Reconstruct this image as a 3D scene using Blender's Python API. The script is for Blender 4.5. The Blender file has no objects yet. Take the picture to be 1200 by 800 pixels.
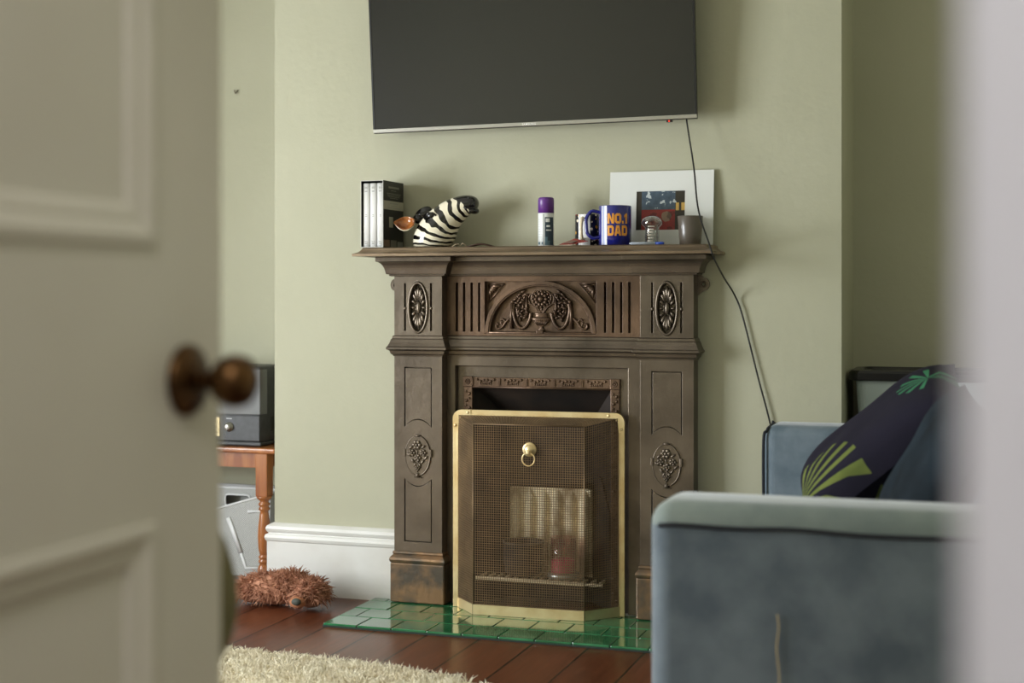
import bpy, bmesh, math, random
from mathutils import Vector, Matrix, noise
from mathutils.geometry import tessellate_polygon
random.seed(7)
PI = math.pi
SC = bpy.context.scene
COL = SC.collection

# ---------------------------------------------------------------- materials
def lin(r, g, b):
    f = lambda c: (c / 255) / 12.92 if c <= 10 else (((c / 255) + .055) / 1.055) ** 2.4
    return (f(r), f(g), f(b), 1)

def mat(name, col, rough=.5, metal=0, col2=None, scale=6, contrast=(.35, .65), bump=0, bscale=60,
        stretch=(1, 1, 1), sheen=0, coat=0, spec=None, detail=4, sss=0):
    m = bpy.data.materials.new(name); m.use_nodes = True
    nt = m.node_tree; b = nt.nodes['Principled BSDF']
    b.inputs['Base Color'].default_value = col
    b.inputs['Roughness'].default_value = rough
    b.inputs['Metallic'].default_value = metal
    if spec is not None: b.inputs['Specular IOR Level'].default_value = spec
    if sheen:
        b.inputs['Sheen Weight'].default_value = sheen; b.inputs['Sheen Roughness'].default_value = .35
    if coat:
        b.inputs['Coat Weight'].default_value = coat; b.inputs['Coat Roughness'].default_value = .12
    tc = nt.nodes.new('ShaderNodeTexCoord'); mp = nt.nodes.new('ShaderNodeMapping')
    mp.inputs['Scale'].default_value = stretch
    nt.links.new(tc.outputs['Object'], mp.inputs['Vector'])
    if col2 is not None:
        n = nt.nodes.new('ShaderNodeTexNoise'); n.inputs['Scale'].default_value = scale; n.inputs['Detail'].default_value = detail
        nt.links.new(mp.outputs[0], n.inputs['Vector'])
        r = nt.nodes.new('ShaderNodeValToRGB')
        r.color_ramp.elements[0].position = contrast[0]; r.color_ramp.elements[0].color = col
        r.color_ramp.elements[1].position = contrast[1]; r.color_ramp.elements[1].color = col2
        nt.links.new(n.outputs['Fac'], r.inputs['Fac']); nt.links.new(r.outputs['Color'], b.inputs['Base Color'])
    if bump:
        n2 = nt.nodes.new('ShaderNodeTexNoise'); n2.inputs['Scale'].default_value = bscale; n2.inputs['Detail'].default_value = 3
        nt.links.new(mp.outputs[0], n2.inputs['Vector'])
        bp = nt.nodes.new('ShaderNodeBump'); bp.inputs['Strength'].default_value = bump; bp.inputs['Distance'].default_value = .01
        nt.links.new(n2.outputs['Fac'], bp.inputs['Height']); nt.links.new(bp.outputs[0], b.inputs['Normal'])
    return m

class G:
    """tiny node-expression helper"""
    def __init__(s, m): s.nt = m.node_tree
    def n(s, t, **kw):
        x = s.nt.nodes.new(t)
        for k, v in kw.items(): setattr(x, k, v)
        return x
    def put(s, inp, v):
        if isinstance(v, (int, float)): inp.default_value = v
        elif isinstance(v, tuple): inp.default_value = v
        else: s.nt.links.new(v, inp)
    def m(s, op, a, b=0., c=None):
        x = s.n('ShaderNodeMath', operation=op); s.put(x.inputs[0], a); s.put(x.inputs[1], b)
        if c is not None: s.put(x.inputs[2], c)
        return x.outputs[0]
    def mix(s, f, a, b):
        x = s.n('ShaderNodeMix', data_type='RGBA'); s.put(x.inputs['Factor'], f); s.put(x.inputs['A'], a); s.put(x.inputs['B'], b)
        return x.outputs['Result']
    def obj(s):
        tc = s.n('ShaderNodeTexCoord'); sp = s.n('ShaderNodeSeparateXYZ'); s.nt.links.new(tc.outputs['Object'], sp.inputs[0])
        return sp.outputs[0], sp.outputs[1], sp.outputs[2], tc.outputs['Object']
    def noise(s, scale, vec=None, detail=3):
        x = s.n('ShaderNodeTexNoise'); x.inputs['Scale'].default_value = scale; x.inputs['Detail'].default_value = detail
        if vec is not None: s.nt.links.new(vec, x.inputs['Vector'])
        return x.outputs['Fac']
    def base(s, v): s.put(s.nt.nodes['Principled BSDF'].inputs['Base Color'], v)

WALL = mat('sage_paint', lin(182, 181, 158), .75, col2=lin(177, 176, 152), scale=2.2, bump=.12, bscale=35)
CEIL = mat('ceiling_paint', lin(206, 204, 194), .8)
WHITE = mat('white_gloss_paint', lin(226, 226, 222), .35, col2=lin(214, 212, 206), scale=5)
DOORP = mat('door_paint', lin(204, 198, 184), .45, col2=lin(198, 191, 176), scale=3)
HALLP = mat('hall_paint', lin(222, 220, 222), .6)
IRON = mat('cast_iron', lin(80, 71, 61), .34, .66, col2=lin(120, 108, 94), scale=5, contrast=(.3, .7), bump=.10, bscale=45)
IRONW = mat('cast_iron_warm', lin(78, 62, 50), .35, .62, col2=lin(122, 98, 79), scale=7, contrast=(.3, .7), bump=.15, bscale=60)
IRONR = mat('cast_iron_rusty', lin(88, 80, 70), .42, .6, col2=lin(138, 108, 78), scale=12, contrast=(.42, .62), bump=.12, bscale=60)
IRONS = mat('cast_iron_shelf', lin(100, 86, 70), .36, .55, col2=lin(150, 130, 106), scale=9, contrast=(.3, .7), stretch=(.35, 1.5, 1.5), bump=.1, bscale=50)
SOOT = mat('sooty_iron', lin(30, 25, 22), .7, .2, col2=lin(56, 44, 36), scale=7)
BRICK = mat('fire_brick', lin(146, 124, 94), .95, col2=lin(250, 234, 200), scale=7, contrast=(.36, .52), bump=.6, bscale=55)
BRASS = mat('brass', lin(244, 224, 176), .36, .7, col2=lin(222, 192, 136), scale=14, contrast=(.4, .75))
BRASSM = mat('brass_wire', lin(142, 117, 86), .5, .5, col2=lin(112, 92, 68), scale=9)
KNOB = mat('aged_brass', lin(104, 74, 40), .36, .85, col2=lin(68, 44, 24), scale=18)
BLACKP = mat('black_plastic', lin(20, 20, 20), .4)
STEEL = mat('brushed_metal', lin(170, 168, 160), .35, .8)
TILE = mat('green_glazed_tile', lin(26, 92, 54), .1, col2=lin(52, 124, 82), scale=9, coat=.6)
GROUT = mat('grout', lin(40, 52, 44), .9)
VELVET = mat('slate_velvet', lin(76, 87, 96), .85, col2=lin(104, 115, 122), scale=9, contrast=(.35, .68), sheen=.6, bump=.1, bscale=200)
NAP_SHEEN = mat('nap_sheen_velvet', lin(98, 110, 109), .85, col2=lin(130, 140, 134), scale=7, contrast=(.3, .7), sheen=.5, bump=.1, bscale=200)  # paler slate velvet: light caught by the arm top's nap, put into the colour
VELVB = mat('blue_velvet', lin(86, 102, 114), .85, col2=lin(108, 122, 132), scale=14, sheen=.4, bump=.1, bscale=220)
PIPE = mat('dark_piping', lin(26, 30, 38), .8)
PINE = mat('varnished_pine', lin(142, 80, 38), .28, col2=lin(184, 118, 64), scale=5, stretch=(5, 5, .7), coat=.4)
CREAM = mat('cream_pile', lin(236, 224, 196), .95, col2=lin(246, 238, 214), scale=16)
SHAG = mat('brown_yarn', lin(146, 96, 71), .9, col2=lin(202, 147, 118), scale=40, contrast=(.35, .65))
CHAR = mat('charcoal_casing', lin(50, 52, 54), .45, col2=lin(62, 64, 66), scale=40)
OLIVE = mat('olive_cloth', lin(120, 112, 78), .9, col2=lin(104, 98, 66), scale=10)
GREYM = mat('grey_wire_mesh', lin(176, 178, 176), .5, .3)
LGREY = mat('pale_grey_rim', lin(226, 228, 228), .4)

def rgb(name, r, g, b, rough=.4, metal=0, coat=0): return mat(name, lin(r, g, b), rough, metal, coat=coat)

def glass_mat(name, tint=(1, 1, 1, 1), trans=.85, rough=.05):
    m = bpy.data.materials.new(name); m.use_nodes = True; nt = m.node_tree; nt.nodes.clear()
    o = nt.nodes.new('ShaderNodeOutputMaterial'); t = nt.nodes.new('ShaderNodeBsdfTransparent'); g = nt.nodes.new('ShaderNodeBsdfGlossy')
    t.inputs[0].default_value = tint; g.inputs['Roughness'].default_value = rough
    l = nt.nodes.new('ShaderNodeLayerWeight'); l.inputs['Blend'].default_value = 1 - trans
    mx = nt.nodes.new('ShaderNodeMixShader')
    nt.links.new(l.outputs['Facing'], mx.inputs[0]); nt.links.new(t.outputs[0], mx.inputs[1]); nt.links.new(g.outputs[0], mx.inputs[2])
    nt.links.new(mx.outputs[0], o.inputs[0]); return m

# ---------------------------------------------------------------- mesh builder
class MB:
    def __init__(s): s.v = []; s.f = []; s.mi = []; s.sm = []; s.uv = {}
    def add(s, vs, fs, mi=0, smooth=False, M=None):
        o = len(s.v)
        s.v += [tuple(M @ Vector(p)) if M is not None else tuple(p) for p in vs]
        for f in fs: s.f.append(tuple(i + o for i in f)); s.mi.append(mi); s.sm.append(smooth)
        return s
    def bm(s, b, mi=0, smooth=False, M=None):
        b.verts.index_update()
        s.add([v.co[:] for v in b.verts], [[v.index for v in f.verts] for f in b.faces], mi, smooth, M); b.free(); return s
    def box(s, x0, x1, y0, y1, z0, z1, bev=0, seg=2, mi=0, M=None, smooth=None):
        b = bmesh.new(); bmesh.ops.create_cube(b, size=1)
        for v in b.verts:
            v.co = ((x0 + x1) / 2 + v.co.x * (x1 - x0), (y0 + y1) / 2 + v.co.y * (y1 - y0), (z0 + z1) / 2 + v.co.z * (z1 - z0))
        if bev: bmesh.ops.bevel(b, geom=b.edges[:], offset=bev, segments=seg, profile=.5, affect='EDGES', clamp_overlap=True)
        return s.bm(b, mi, (seg > 2 and bev > 0) if smooth is None else smooth, M)
    def lathe(s, prof, o=(0, 0, 0), axis='Z', seg=24, mi=0, sx=1, sy=1, smooth=True, M=None):
        vs, fs = [], []
        for r, h in prof:
            for k in range(seg):
                a = 2 * PI * k / seg; p = (r * math.cos(a) * sx, r * math.sin(a) * sy, h)
                if axis == 'Y': p = (p[0], -p[2], p[1])     # height runs towards -y
                if axis == 'X': p = (p[2], p[0], p[1])
                vs.append((p[0] + o[0], p[1] + o[1], p[2] + o[2]))
        n = len(prof)
        for i in range(n - 1):
            for k in range(seg):
                a, b = i * seg + k, i * seg + (k + 1) % seg
                fs.append((a, b, b + seg, a + seg))
        if prof[0][0] > 1e-5: fs.append(tuple(range(seg))[::-1])
        if prof[-1][0] > 1e-5: fs.append(tuple((n - 1) * seg + k for k in range(seg)))
        return s.add(vs, fs, mi, smooth, M)
    def ball(s, c, r, seg=12, mi=0, M=None):
        if isinstance(r, (int, float)): r = (r, r, r)
        b = bmesh.new(); bmesh.ops.create_uvsphere(b, u_segments=seg, v_segments=max(6, seg // 2 + 2), radius=1)
        for v in b.verts: v.co = (c[0] + v.co.x * r[0], c[1] + v.co.y * r[1], c[2] + v.co.z * r[2])
        return s.bm(b, mi, True, M)
    def tube(s, path, r, seg=8, mi=0, closed=False, M=None, flat=None):
        P = [Vector(p) for p in path]; n = len(P); vs, fs = [], []
        R = r if isinstance(r, (list, tuple)) else [r] * n
        up = None
        for i in range(n):
            t = (P[(i + 1) % n] - P[i - 1]) if closed else (P[min(i + 1, n - 1)] - P[max(i - 1, 0)])
            if t.length < 1e-9: t = Vector((0, 0, 1))
            t.normalize()
            if up is None: up = Vector((0, -1, 0)) if abs(t.y) < .8 else Vector((0, 0, 1))
            u = (up - t * up.dot(t)).normalized(); w = t.cross(u); up = u
            for k in range(seg):
                a = 2 * PI * (k + .5) / seg
                d = u * math.cos(a) * R[i] + w * math.sin(a) * R[i]
                if flat: d.y *= flat
                vs.append(P[i] + d)
        for i in range(n if closed else n - 1):
            j = (i + 1) % n
            for k in range(seg):
                fs.append((i * seg + k, i * seg + (k + 1) % seg, j * seg + (k + 1) % seg, j * seg + k))
        if not closed: fs += [tuple(range(seg))[::-1], tuple((n - 1) * seg + k for k in range(seg))]
        return s.add(vs, fs, mi, seg > 4, M)
    def sweep(s, prof, path, mi=0):
        """moulding: prof = [(out, z)], path in plan left to right, outward side is to the right of travel; mitred"""
        P = [Vector(p) for p in path]; n = len(P); off = []
        for i in range(n):
            ns = []
            if i > 0: d = (P[i] - P[i - 1]).normalized(); ns.append(Vector((d.y, -d.x)))
            if i < n - 1: d = (P[i + 1] - P[i]).normalized(); ns.append(Vector((d.y, -d.x)))
            off.append(ns[0] if len(ns) == 1 else (ns[0] + ns[1]) / (1 + ns[0].dot(ns[1])))
        vs = [(P[i].x + off[i].x * o, P[i].y + off[i].y * o, z) for i in range(n) for o, z in prof]; m = len(prof); fs = []
        for i in range(n - 1):
            for k in range(m):
                k2 = (k + 1) % m
                fs.append((i * m + k, i * m + k2, (i + 1) * m + k2, (i + 1) * m + k))
        fs += [tuple(range(m)), tuple((n - 1) * m + k for k in range(m))]
        return s.add(vs, fs, mi)
    def plate(s, outer, holes, yf, yb, mi=0, M=None, back=False):
        """flat plate in the x-z plane, front at yf, with pierced holes whose walls run to yb"""
        loops = [outer] + holes
        tri = tessellate_polygon([[Vector((p[0], p[1], 0)) for p in l] for l in loops])
        flat = [p for l in loops for p in l]; n = len(flat)
        vs = [(p[0], yf, p[1]) for p in flat] + [(p[0], yb, p[1]) for p in flat]
        fs = [tuple(t) for t in tri]
        if back: fs += [tuple(i + n for i in t) for t in tri]
        o = 0
        for l in loops:
            for k in range(len(l)):
                a, b = o + k, o + (k + 1) % len(l); fs.append((a, b, b + n, a + n))
            o += len(l)
        return s.add(vs, fs, mi, False, M)
    def quad(s, a, b, c, d, mi=0): return s.add([a, b, c, d], [(0, 1, 2, 3)], mi)
    def build(s, name, mats, parent=None, label=None, bevel=0, sub=0, loc=None, rot=None, nocalc=False):
        me = bpy.data.meshes.new(name); me.from_pydata(s.v, [], s.f)
        for m in (mats if isinstance(mats, (list, tuple)) else [mats]): me.materials.append(m)
        me.polygons.foreach_set('material_index', s.mi); me.polygons.foreach_set('use_smooth', s.sm)
        if not nocalc:
            b = bmesh.new(); b.from_mesh(me); bmesh.ops.recalc_face_normals(b, faces=b.faces[:]); b.to_mesh(me); b.free()
        me.update(); o = bpy.data.objects.new(name, me); COL.objects.link(o)
        if parent is not None: o.parent = parent
        if label: o['label'] = label
        if loc: o.location = loc
        if rot: o.rotation_euler = rot
        if bevel:
            md = o.modifiers.new('bevel', 'BEVEL'); md.width = bevel; md.segments = 2; md.limit_method = 'ANGLE'; md.angle_limit = .7
        if sub:
            md = o.modifiers.new('sub', 'SUBSURF'); md.levels = sub; md.render_levels = sub
        return o

def tag(o, label, cat, group=None, kind=None):
    o['label'] = label; o['category'] = cat
    if group: o['group'] = group
    if kind: o['kind'] = kind
    return o
def thing(name, label, cat, loc=(0, 0, 0), rot=(0, 0, 0), group=None):
    o = bpy.data.objects.new(name, None); o.empty_display_size = .05; COL.objects.link(o)
    o.location = loc; o.rotation_euler = rot
    return tag(o, label, cat, group)
def struct(o, label=None):
    o['kind'] = 'structure'
    if label: o['label'] = label
    return o
def rect(x0, x1, z0, z1): return [(x0, z0), (x1, z0), (x1, z1), (x0, z1)]
def ell(cx, cz, rx, rz, n=36, a0=0, a1=2 * PI):
    full = abs(a1 - a0 - 2 * PI) < 1e-6; m = n if full else n + 1
    return [(cx + rx * math.cos(a0 + (a1 - a0) * k / n), cz + rz * math.sin(a0 + (a1 - a0) * k / n)) for k in range(m)]
def spline(pts, n=8):
    P = [Vector(p) for p in pts]; out = []
    for i in range(len(P) - 1):
        a, b, c, d = P[max(i - 1, 0)], P[i], P[i + 1], P[min(i + 2, len(P) - 1)]
        for k in range(n):
            t = k / n
            out.append(.5 * ((2 * b) + (c - a) * t + (2 * a - 5 * b + 4 * c - d) * t * t + (3 * b - a - 3 * c + d) * t ** 3))
    return out + [P[-1]]

# ---------------------------------------------------------------- camera
TH = math.atan(565 / 1690)
cam = bpy.data.cameras.new('camera'); co = bpy.data.objects.new('camera', cam); COL.objects.link(co); SC.camera = co
co.location = (1.411, -4.567, 1.05); co.rotation_euler = (PI / 2, 0, TH)
cam.sensor_width = 36; cam.lens = 1690 / 1200 * 36; cam.shift_y = -55 / 1200
cam.clip_start = .05
cam.dof.use_dof = True; cam.dof.focus_distance = 4.68; cam.dof.aperture_fstop = 2.4

# ---------------------------------------------------------------- room shell
XL, XR, YF, YB, ZC = -2.6, 1.78, -3.95, .40, 2.75
BL, BR = -1.0, .962                       # chimney breast
def wall(name, mb, m=WALL): return struct(mb.build(name, m))
m = MB()                                  # chimney breast with the fireplace opening, and both alcoves' side faces
m.plate([(BL, 0), (-.285, 0), (-.285, .76), (.265, .76), (.265, 0), (BR, 0), (BR, ZC), (BL, ZC)], [], 0, .02)
wall('wall_back', m)
wall('wall_back_left', MB().box(XL, BL + .01, YB, YB + .12, 0, ZC))
wall('wall_back_right', MB().box(BR - .01, XR, YB, YB + .12, 0, ZC))
m = MB(); m.box(BL, BL + .02, .02, YB, 0, ZC); wall('wall_alcove_left', m)
m = MB(); m.box(BR - .02, BR, .02, YB, 0, ZC); wall('wall_alcove_right', m)
m = MB(); m.box(BL + .02, BR - .02, YB, YB + .12, 0, ZC); wall('wall_flue', m, SOOT)
wall('wall_right', MB().box(XR, XR + .12, YF, YB + .12, 0, ZC))
W0, W1, WZ0, WZ1 = -3.10, -1.32, .30, 1.95  # window opening in the left wall
m = MB(); m.box(XL - .2, XL, YF, W0, 0, ZC); m.box(XL - .2, XL, W1, YB + .12, 0, ZC)
m.box(XL - .2, XL, W0, W1, 0, WZ0); m.box(XL - .2, XL, W0, W1, WZ1, ZC); wall('wall_left', m)
DX0, DX1, DH = .632, 1.4008, 2.03         # doorway
m = MB(); m.box(XL - .2, DX0 - .03, YF - .11, YF, 0, ZC); m.box(DX1 + .03, XR + 1.5, YF - .11, YF, 0, ZC)
m.box(DX0 - .03, DX1 + .03, YF - .11, YF, DH + .03, ZC); wall('wall_front', m, [WALL])
wall('wall_hall', MB().box(XL - .2, XR + 1.5, -5.62, -5.5, 0, ZC), HALLP)
struct(MB().box(XL - .2, XR + 1.5, -5.62, YB + .12, ZC, ZC + .1).build('ceiling', CEIL))

# floorboards, gaps along the depth of the room
FLO = bpy.data.materials.new('stained_boards'); FLO.use_nodes = True; g = G(FLO)
x, y, z, v = g.obj(); BW = .172
bx = g.m('MULTIPLY', g.m('ADD', x, 4.033), 1 / BW); fr = g.m('FRACT', bx); idx = g.m('FLOOR', bx)
gap = g.m('MAXIMUM', g.m('LESS_THAN', fr, .022), g.m('GREATER_THAN', fr, .985))
mp = g.n('ShaderNodeMapping'); mp.inputs['Scale'].default_value = (9, .8, 1); g.nt.links.new(v, mp.inputs[0])
cb = g.n('ShaderNodeCombineXYZ'); g.put(cb.inputs[1], g.m('MULTIPLY', idx, 3.7)); va = g.n('ShaderNodeVectorMath', operation='ADD')
g.nt.links.new(mp.outputs[0], va.inputs[0]); g.nt.links.new(cb.outputs[0], va.inputs[1])
gr = g.noise(5, va.outputs[0], 6)
tone = g.n('ShaderNodeTexWhiteNoise', noise_dimensions='1D'); g.put(tone.inputs['W'], idx)
c1 = g.mix(gr, lin(58, 27, 14), lin(128, 70, 42)); c2 = g.mix(g.m('MULTIPLY', tone.outputs['Value'], .45), c1, lin(62, 26, 14))
kn = g.noise(2.2, v, 2); c3 = g.mix(g.m('MULTIPLY', g.m('GREATER_THAN', kn, .66), .4), c2, lin(40, 18, 10))
g.base(g.mix(gap, c3, lin(12, 8, 6)))
pb = FLO.node_tree.nodes['Principled BSDF']; pb.inputs['Roughness'].default_value = .3
bp = g.n('ShaderNodeBump'); bp.inputs['Strength'].default_value = .5; bp.inputs['Distance'].default_value = .004
g.put(bp.inputs['Height'], g.m('SUBTRACT', g.m('MULTIPLY', gr, .3), gap)); g.nt.links.new(bp.outputs[0], pb.inputs['Normal'])
struct(MB().box(XL - .2, XR + 1.5, -5.62, YB + .12, -.1, 0).build('floor', FLO))

SK = [(0, 0), (.02, 0), (.02, .182), (.024, .186), (.027, .196), (.024, .206), (.017, .209), (.016, .212), (.021, .217), (.024, .226), (.021, .236), (.012, .242), (.004, .246), (0, .246)]
struct(MB().sweep(SK, [(XL, YB), (BL, YB), (BL, 0), (-.526, 0)]).build('baseboard_left', WHITE))
struct(MB().sweep(SK, [(.526, 0), (BR, 0), (BR, YB), (XR, YB)]).build('baseboard_right', WHITE))

# window in the left wall (daylight comes in here)
m = MB(); fx0, fx1 = XL - .13, XL - .07
for a, b, c, d in ((W0, W0 + .07, WZ0, WZ1), (W1 - .07, W1, WZ0, WZ1), (W0 + .07, W1 - .07, WZ0, WZ0 + .09), (W0 + .07, W1 - .07, WZ1 - .07, WZ1)):
    m.box(fx0, fx1, a, b, c, d)
m.box(fx0, fx1, W0 + .07, W1 - .07, 1.10, 1.15); m.box(fx0, fx1, (W0 + W1) / 2 - .025, (W0 + W1) / 2 + .025, WZ0 + .09, 1.10); m.box(fx0, fx1, (W0 + W1) / 2 - .025, (W0 + W1) / 2 + .025, 1.15, WZ1 - .07)
win = struct(m.build('window_1', WHITE))
PANE = glass_mat('window_glass', trans=.95)
MB().box(XL - .102, XL - .098, W0 + .07, W1 - .07, WZ0 + .09, WZ1 - .07).build('pane', PANE, win)
MB().box(XL - .07, XL + .05, W0 - .05, W1 + .05, WZ0 - .035, WZ0, .008).build('window_sill', WHITE, win)

# door lining and architraves
m = MB(); yl0, yl1 = YF - .125, YF + .012
m.box(DX0 - .03, DX0, yl0, yl1, 0, DH); m.box(DX1, DX1 + .03, yl0, yl1, 0, DH); m.box(DX0 - .03, DX1 + .03, yl0, yl1, DH, DH + .03)
m.box(DX1 - .0, DX1 + .085, yl0 - .012, yl0, 0, DH + .085, .004); m.box(DX1 + .05, DX1 + .085, yl0 - .024, yl0 - .008, 0, DH + .085, .006)
m.box(DX0 - .085, DX0, yl0 - .012, yl0, 0, DH + .085, .004); m.box(DX0, DX1, yl0 - .012, yl0, DH, DH + .085, .004)
struct(m.build('trim_1', HALLP))

# open door: hinged on the left jamb, swung into the room, built as stiles, rails and sunk panels
dr = struct(bpy.data.objects.new('door_1', None)); COL.objects.link(dr)
dr.location = (.634, -3.95, 0); dr.rotation_euler = (0, 0, PI / 2 + math.radians(.9))
DW, DT = .755, .04                        # local x along the door, local y: 0 = face towards the opening (world +x) .. DT
m = MB(); st = .137; pz = [(.24, .822), (1.101, 1.86)]; px = [(st, DW - st)]
holes = [rect(a, b, c, d) for a, b in px for c, d in pz]
m.plate(rect(0, DW, .008, 2.02), holes, 0, DT, back=True)
for a, b in px:
    for c, d in pz: m.box(a, b, .008, DT - .008, c, d)
m.build('door_leaf', DOORP, dr)
for a, b in px:
    for c, d in pz:
        mo = MB(); P = lambda o, y: [(a + o, y, c + o), (b - o, y, c + o), (b - o, y, d - o), (a + o, y, d - o)]
        prof = [(-.004, -.0005), (-.002, -.004), (.006, -.005), (.014, -.002), (.018, .001), (.026, .001), (.034, .004), (.038, .0085)]
        vs = [p for o, y in prof for p in P(o, y)]; fs = []
        for i in range(len(prof) - 1):
            for k in range(4): fs.append((i * 4 + k, i * 4 + (k + 1) % 4, i * 4 + 4 + (k + 1) % 4, i * 4 + 4 + k))
        mo.add(vs, fs).build('panel_moulding', DOORP, dr)
KX, KZ = DW - .073, .962
kn = MB().lathe([(.037, 0), (.0375, .004), (.035, .008), (.024, .011), (.019, .015), (.0, .016)], (KX, 0, KZ), 'Y', 32).build('rosette', KNOB, dr, 'dark aged brass round back plate')
m = MB().lathe([(.010, .012), (.009, .022), (.009, .030), (.015, .034), (.0235, .042), (.0275, .053), (.0275, .060), (.024, .070), (.015, .077), (.006, .079), (0, .0795)], (KX, 0, KZ), 'Y', 32)
m.build('knob', KNOB, dr, 'dark aged brass door knob')
m = MB().lathe([(.037, 0), (.035, .008), (.012, .014), (.009, .03), (.015, .034), (.0275, .053), (.0275, .060), (.015, .077), (0, .0795)], (KX, 0, KZ), 'Y', 24)
m.v = [(p[0], DT - p[1], p[2]) for p in m.v]; m.build('knob', KNOB, dr)
bag = thing('cloth_bag', 'olive cloth bag hanging behind the free edge of the open door', 'bag', (.536, -3.200, .585))
m = MB(); sec = [(.0, .015, .05), (.012, .026, .12), (.05, .034, .17), (.10, .036, .19), (.15, .034, .185), (.19, .028, .15), (.225, .02, .09), (.25, .012, .03)]
vs, fs = [], []
for h, a, b in sec:
    for k in range(24):
        t = 2 * PI * k / 24; w = 1 + .06 * math.sin(5 * t + h * 30); vs.append((a * math.cos(t) * w, b * math.sin(t) * w, h))
for i in range(len(sec) - 1):
    for k in range(24): fs.append((i * 24 + k, i * 24 + (k + 1) % 24, i * 24 + 24 + (k + 1) % 24, i * 24 + 24 + k))
fs.append(tuple(range(24))); fs.append(tuple(len(vs) - 24 + k for k in range(24)))
m.add(vs, fs, 0, True).build('pouch', OLIVE, bag, sub=1)
MB().tube([(0, 0, .245), (.0, -.03, .31), (.028, -.062, .392), (.034, -.072, .392), (.012, -.04, .31), (.004, 0, .245)], .003, 6).build('cord', OLIVE, bag)

# ---------------------------------------------------------------- fireplace
fp = thing('fireplace', 'dark cast iron fireplace surround with carved frieze against the sage wall', 'fireplace')
PX0, PX1, PF, CF, XO = .339, .512, -.07, -.025, -.011
PATH = [(-PX1, 0), (-PX1, PF), (-PX0, PF), (-PX0, CF), (PX0, CF), (PX0, PF), (PX1, PF), (PX1, 0)]
# mantel shelf
m = MB(); SP = [(0, 1.176), (.219, 1.176), (.220, 1.184), (.214, 1.186), (.204, 1.190), (.197, 1.197), (.195, 1.201), (.190, 1.205), (0, 1.205)]
L = .381
m.sweep([(o - .195, z) for o, z in SP[1:-1]] + [(-.02, 1.205), (-.02, 1.176)], [(-.575, 0), (-.575, -.195), (.575, -.195), (.575, 0)])
m.box(-.575, .575, -.19, -.0005, 1.176, 1.205)
m.build('mantel_shelf', IRONS, fp, 'cast iron shelf with moulded edge')
m = MB().sweep([(0, 1.175), (.049, 1.175), (.049, 1.161), (.042, 1.159), (.036, 1.1545), (.031, 1.148), (.027, 1.140), (.0245, 1.132), (.0225, 1.1225), (.0215, 1.1185), (.013, 1.1175), (.014, 1.1150), (.013, 1.1125), (.007, 1.1115), (0, 1.1115)], PATH)
m.build('cornice', IRON, fp, bevel=.0008)
m = MB().sweep([(0, .913), (.005, .910), (.006, .902), (.009, .899), (.012, .889), (.018, .876), (.022, .872), (.022, .866), (.013, .861), (.010, .851), (.004, .846), (.003, .842), (0, .842)], PATH)
m.build('ledge_moulding', IRON, fp, bevel=.0008)
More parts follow.
